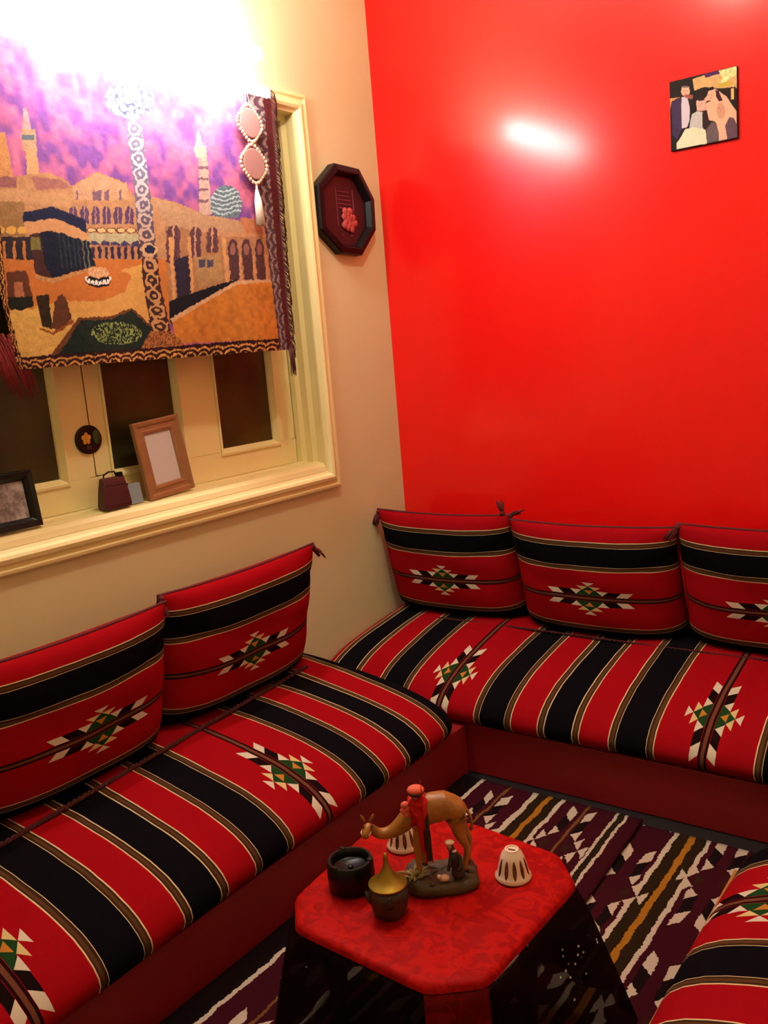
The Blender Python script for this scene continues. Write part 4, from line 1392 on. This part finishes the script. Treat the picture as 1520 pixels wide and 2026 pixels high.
    F([(338, 630), (464, 556), (545, 552), (545, 558), (466, 563), (342, 637)], (210, 164, 124))
    # ornate column
    cxl = np.interp(Y, [230, 350, 480, 560, 660, 700], [246, 262, 276, 286, 302, 304])
    cxr = np.interp(Y, [230, 350, 480, 560, 660, 700], [276, 292, 308, 318, 340, 346])
    m = (X > cxl) & (X < cxr) & (Y > 225) & (Y < 700)
    kx = (X - cxl) / (cxr - cxl) - 0.5
    ring = np.sin(16 * np.hypot(kx * 1.1, ((Y / 30.0) % 1) - 0.5) + 3.0 * n3)
    warm = np.clip((Y - 330) / 200, 0, 1)
    hi = np.array(lin((176, 170, 180)))[None, None] * (1 - warm[..., None]) + np.array(lin((176, 130, 84)))[None, None] * warm[..., None]
    lo = np.array(lin((112, 102, 124)))[None, None] * (1 - warm[..., None]) + np.array(lin((58, 32, 32)))[None, None] * warm[..., None]
    cc = np.where((ring > 0.1)[..., None], hi, lo)
    p.C[m] = cc[m]
    p.mask(p.ell(297, 494, 14, 12), (190, 150, 110))
    p.mask(p.ell(297, 494, 10, 9), (30, 34, 62))
    F([(280, 690), (300, 655), (340, 655), (372, 690), (372, 705), (280, 708)], (150, 92, 50), 0.9, n4)
    m = p.ell(255, 196, 48, 38)
    ring = np.sin(np.hypot(X - 255, Y - 196) * 0.42 + 5 * n3)
    p.mask(m, (216, 206, 196), 0.2, n4)
    p.mask(m & (ring > 0.62), (70, 72, 96))
    # scalloped borders
    def border(m, al, ac, wd, c1=(190, 136, 72), c2=(48, 18, 18)):
        fr = (al / wd) % 1.0 - 0.5
        rg_ = np.sin(np.hypot(fr * 1.1, ac) * 17.0)
        p.mask(m, c2, 0.3, n4)
        p.mask(m & (rg_ > 0.25) & (n4 > 0.22), c1, 0.3, n3)
    yb = 735 - (X - 33) * 0.0745
    h = (yb - Y) / 24.0
    border((h < 1.0) & (X > -80), X, h, 26)
    p.mask((h > 1.0) & (h < 1.12), (40, 16, 16))
    p.mask((h < 0.12), (44, 16, 16), 0.4, n4)
    xr = np.interp(Y, [170, 450, 692], [534, 552, 573])
    wd = np.interp(Y, [170, 450, 692], [52, 30, 22])
    h = (xr - X) / wd
    border(h < 1.0, Y, h, 27, (132, 116, 112), (74, 50, 58))
    p.mask(h < 0.32, (74, 26, 28), 0.4, n4)
    xl = np.interp(Y, [100, 600, 735], [-45, -6, 30])
    h = (X - xl) / 14
    border(h < 1.0, Y, h, 20)
    # top hem
    yt = 176 + (X - 530) * 0.235
    border((Y - yt) < 20, X, (Y - yt) / 20, 26, (232, 224, 212), (196, 182, 184))
    # cloth surface with slow waves
    xx = 0.060 + 0.010 * np.sin(u * 9 + v * 2) * (1 - v) + 0.005 * np.sin(u * 23 + 1.5) * (1 - v) ** 2 + 0.0 * yy
    vs = np.stack([xx, yy, zz], -1).reshape(-1, 3)
    idx = np.arange(nu * nv).reshape(nv, nu)
    fs = np.stack([idx[:-1, :-1], idx[:-1, 1:], idx[1:, 1:], idx[1:, :-1]], -1).reshape(-1, 4)
    e = tag(empty('tapestry', (0, 0, 0)), 'woven mosque courtyard tapestry hanging over the window', 'tapestry')
    me = bpy.data.meshes.new('woven_picture')
    me.vertices.add(len(vs))
    me.vertices.foreach_set('co', vs.astype(np.float32).ravel())
    me.loops.add(fs.size)
    me.loops.foreach_set('vertex_index', fs.astype(np.int32).ravel())
    me.polygons.add(len(fs))
    me.polygons.foreach_set('loop_start', np.arange(0, fs.size, 4, dtype=np.int32))
    me.polygons.foreach_set('use_smooth', np.ones(len(fs), dtype=bool))
    me.update(calc_edges=True)
    o = bpy.data.objects.new('woven_picture', me)
    COL.objects.link(o)
    o.parent = e
    me.materials.append(print_mat('woven_tapestry_print', 0.8, 0.35))
    colour_attr(o, p.C.reshape(-1, 3))
    # back lining gives the cloth thickness
    st_ = 10
    b_i = np.ix_(range(0, nv, st_), range(0, nu, st_))
    bx, by, bz = (xx + 0 * yy)[b_i] - 0.003, yy[b_i], zz[b_i]
    vb = np.stack([bx, by, bz], -1)
    r_, c_ = bx.shape
    fb = [(j * c_ + i, (j + 1) * c_ + i, (j + 1) * c_ + i + 1, j * c_ + i + 1) for j in range(r_ - 1) for i in range(c_ - 1)]
    mesh_obj('lining', vb.reshape(-1, 3), fb, simple('tapestry_lining', (70, 40, 34), 0.9), e, True)
    # fringe on the right edge, tufts on the lower corners
    rg = random.Random(21)
    fm = simple('brown_fringe', (72, 26, 24), 0.9, var=0.4, vscale=60)
    mf_ = MB()
    for i in range(190):
        v_ = i / 189
        y_, z_ = BR[0] + (TR[0] - BR[0]) * v_, BR[1] + (TR[1] - BR[1]) * v_
        l_ = rg.uniform(0.022, 0.036)
        mf_.tube([(0.058, y_ - 0.004, z_), (0.060 + rg.uniform(-0.004, 0.004), y_ + l_ * 0.55, z_ - l_ * 0.5), (0.058, y_ + l_ * 0.8, z_ - l_ * 1.3)], [0.0022, 0.0020, 0.0010], 4)
    mf_.build('side_fringe', fm, e, True)['kind'] = 'stuff'
    def tuft(y_, z_, mat, n, L, sp, lean):
        t = MB()
        for i in range(n):
            a_ = rg.uniform(-1, 1)
            l_ = L * rg.uniform(0.6, 1.0)
            t.tube([(0.06 + rg.uniform(-0.005, 0.005), y_ + a_ * sp * 0.5, z_ + rg.uniform(-0.01, 0.02)), (0.062, y_ + a_ * sp * 0.8 + lean * 0.5 * l_, z_ - l_ * 0.5), (0.06, y_ + a_ * sp + lean * l_, z_ - l_)], [0.0028, 0.0024, 0.0008], 4)
        q = t.build('corner_tuft', mat, e, True)
        q['kind'] = 'stuff'
    tuft(-0.737, 1.575, fm, 30, 0.10, 0.016, 0.05)
    tuft(-1.905, 1.66, simple('red_fringe', (120, 16, 18), 0.9, var=0.4, vscale=60), 60, 0.17, 0.05, 0.35)
    return e
tapestry()

# ------------------------------------------------------------------ hanging ornament
orn = tag(empty('hanging_ornament', (0.085, -0.860, 2.49)), 'beaded double medallion ornament with white tassel hanging on the tapestry', 'ornament')
MAT['bead'] = simple('cream_beads', (222, 186, 150), 0.4, var=0.2, vscale=60)
MAT['mirror'] = simple('rose_mirror_disc', (150, 112, 108), 0.25)
MAT['thread'] = simple('ivory_thread', (238, 226, 206), 0.8)
MB().tube([(0, -0.012, -0.09), (-0.006, 0.004, 0.0), (0, 0.012, -0.09)], 0.0022, 6).build('cord', MAT['thread'], orn, True)
def medal(z0, r_, nm):
    e = MB()
    n = 28
    for i in range(n):
        t_ = 2 * math.pi * i / n
        k_ = 1.12 + 0.10 * math.cos(4 * t_)
        e.ball((0, r_ * k_ * math.cos(t_), z0 + r_ * k_ * math.sin(t_)), (0.005, 0.0075, 0.0075), 7, 5)
    b_ = e.build('bead_ring', MAT['bead'], orn, True)
    d_ = disc(r_, r_, -0.004, 0.004, 28)
    d_.v = [(x, y, z + z0) for (x, y, z) in d_.v]
    d_.build('medallion', MAT['mirror'], orn)
medal(-0.130, 0.050, 'a')
medal(-0.265, 0.053, 'b')
MB().tube([(0, 0, -0.195), (0, 0, -0.200)], 0.006, 8).build('link_bead', MAT['bead'], orn, True)
tt = MB()
tt.tube([(0, 0, -0.325), (0, 0.002, -0.360)], [0.003, 0.005], 8)
rg = random.Random(8)
for i in range(22):
    t_ = 2 * math.pi * i / 22
    tt.tube([(0.003 * math.cos(t_), 0.003 * math.sin(t_), -0.352), (0.010 * math.cos(t_), 0.002 + 0.011 * math.sin(t_), -0.39), (0.012 * math.cos(t_), 0.004 + 0.017 * math.sin(t_), -0.470 - 0.006 * rg.random())], [0.002, 0.003, 0.002], 5)
tt.build('tassel', MAT['thread'], orn, True)
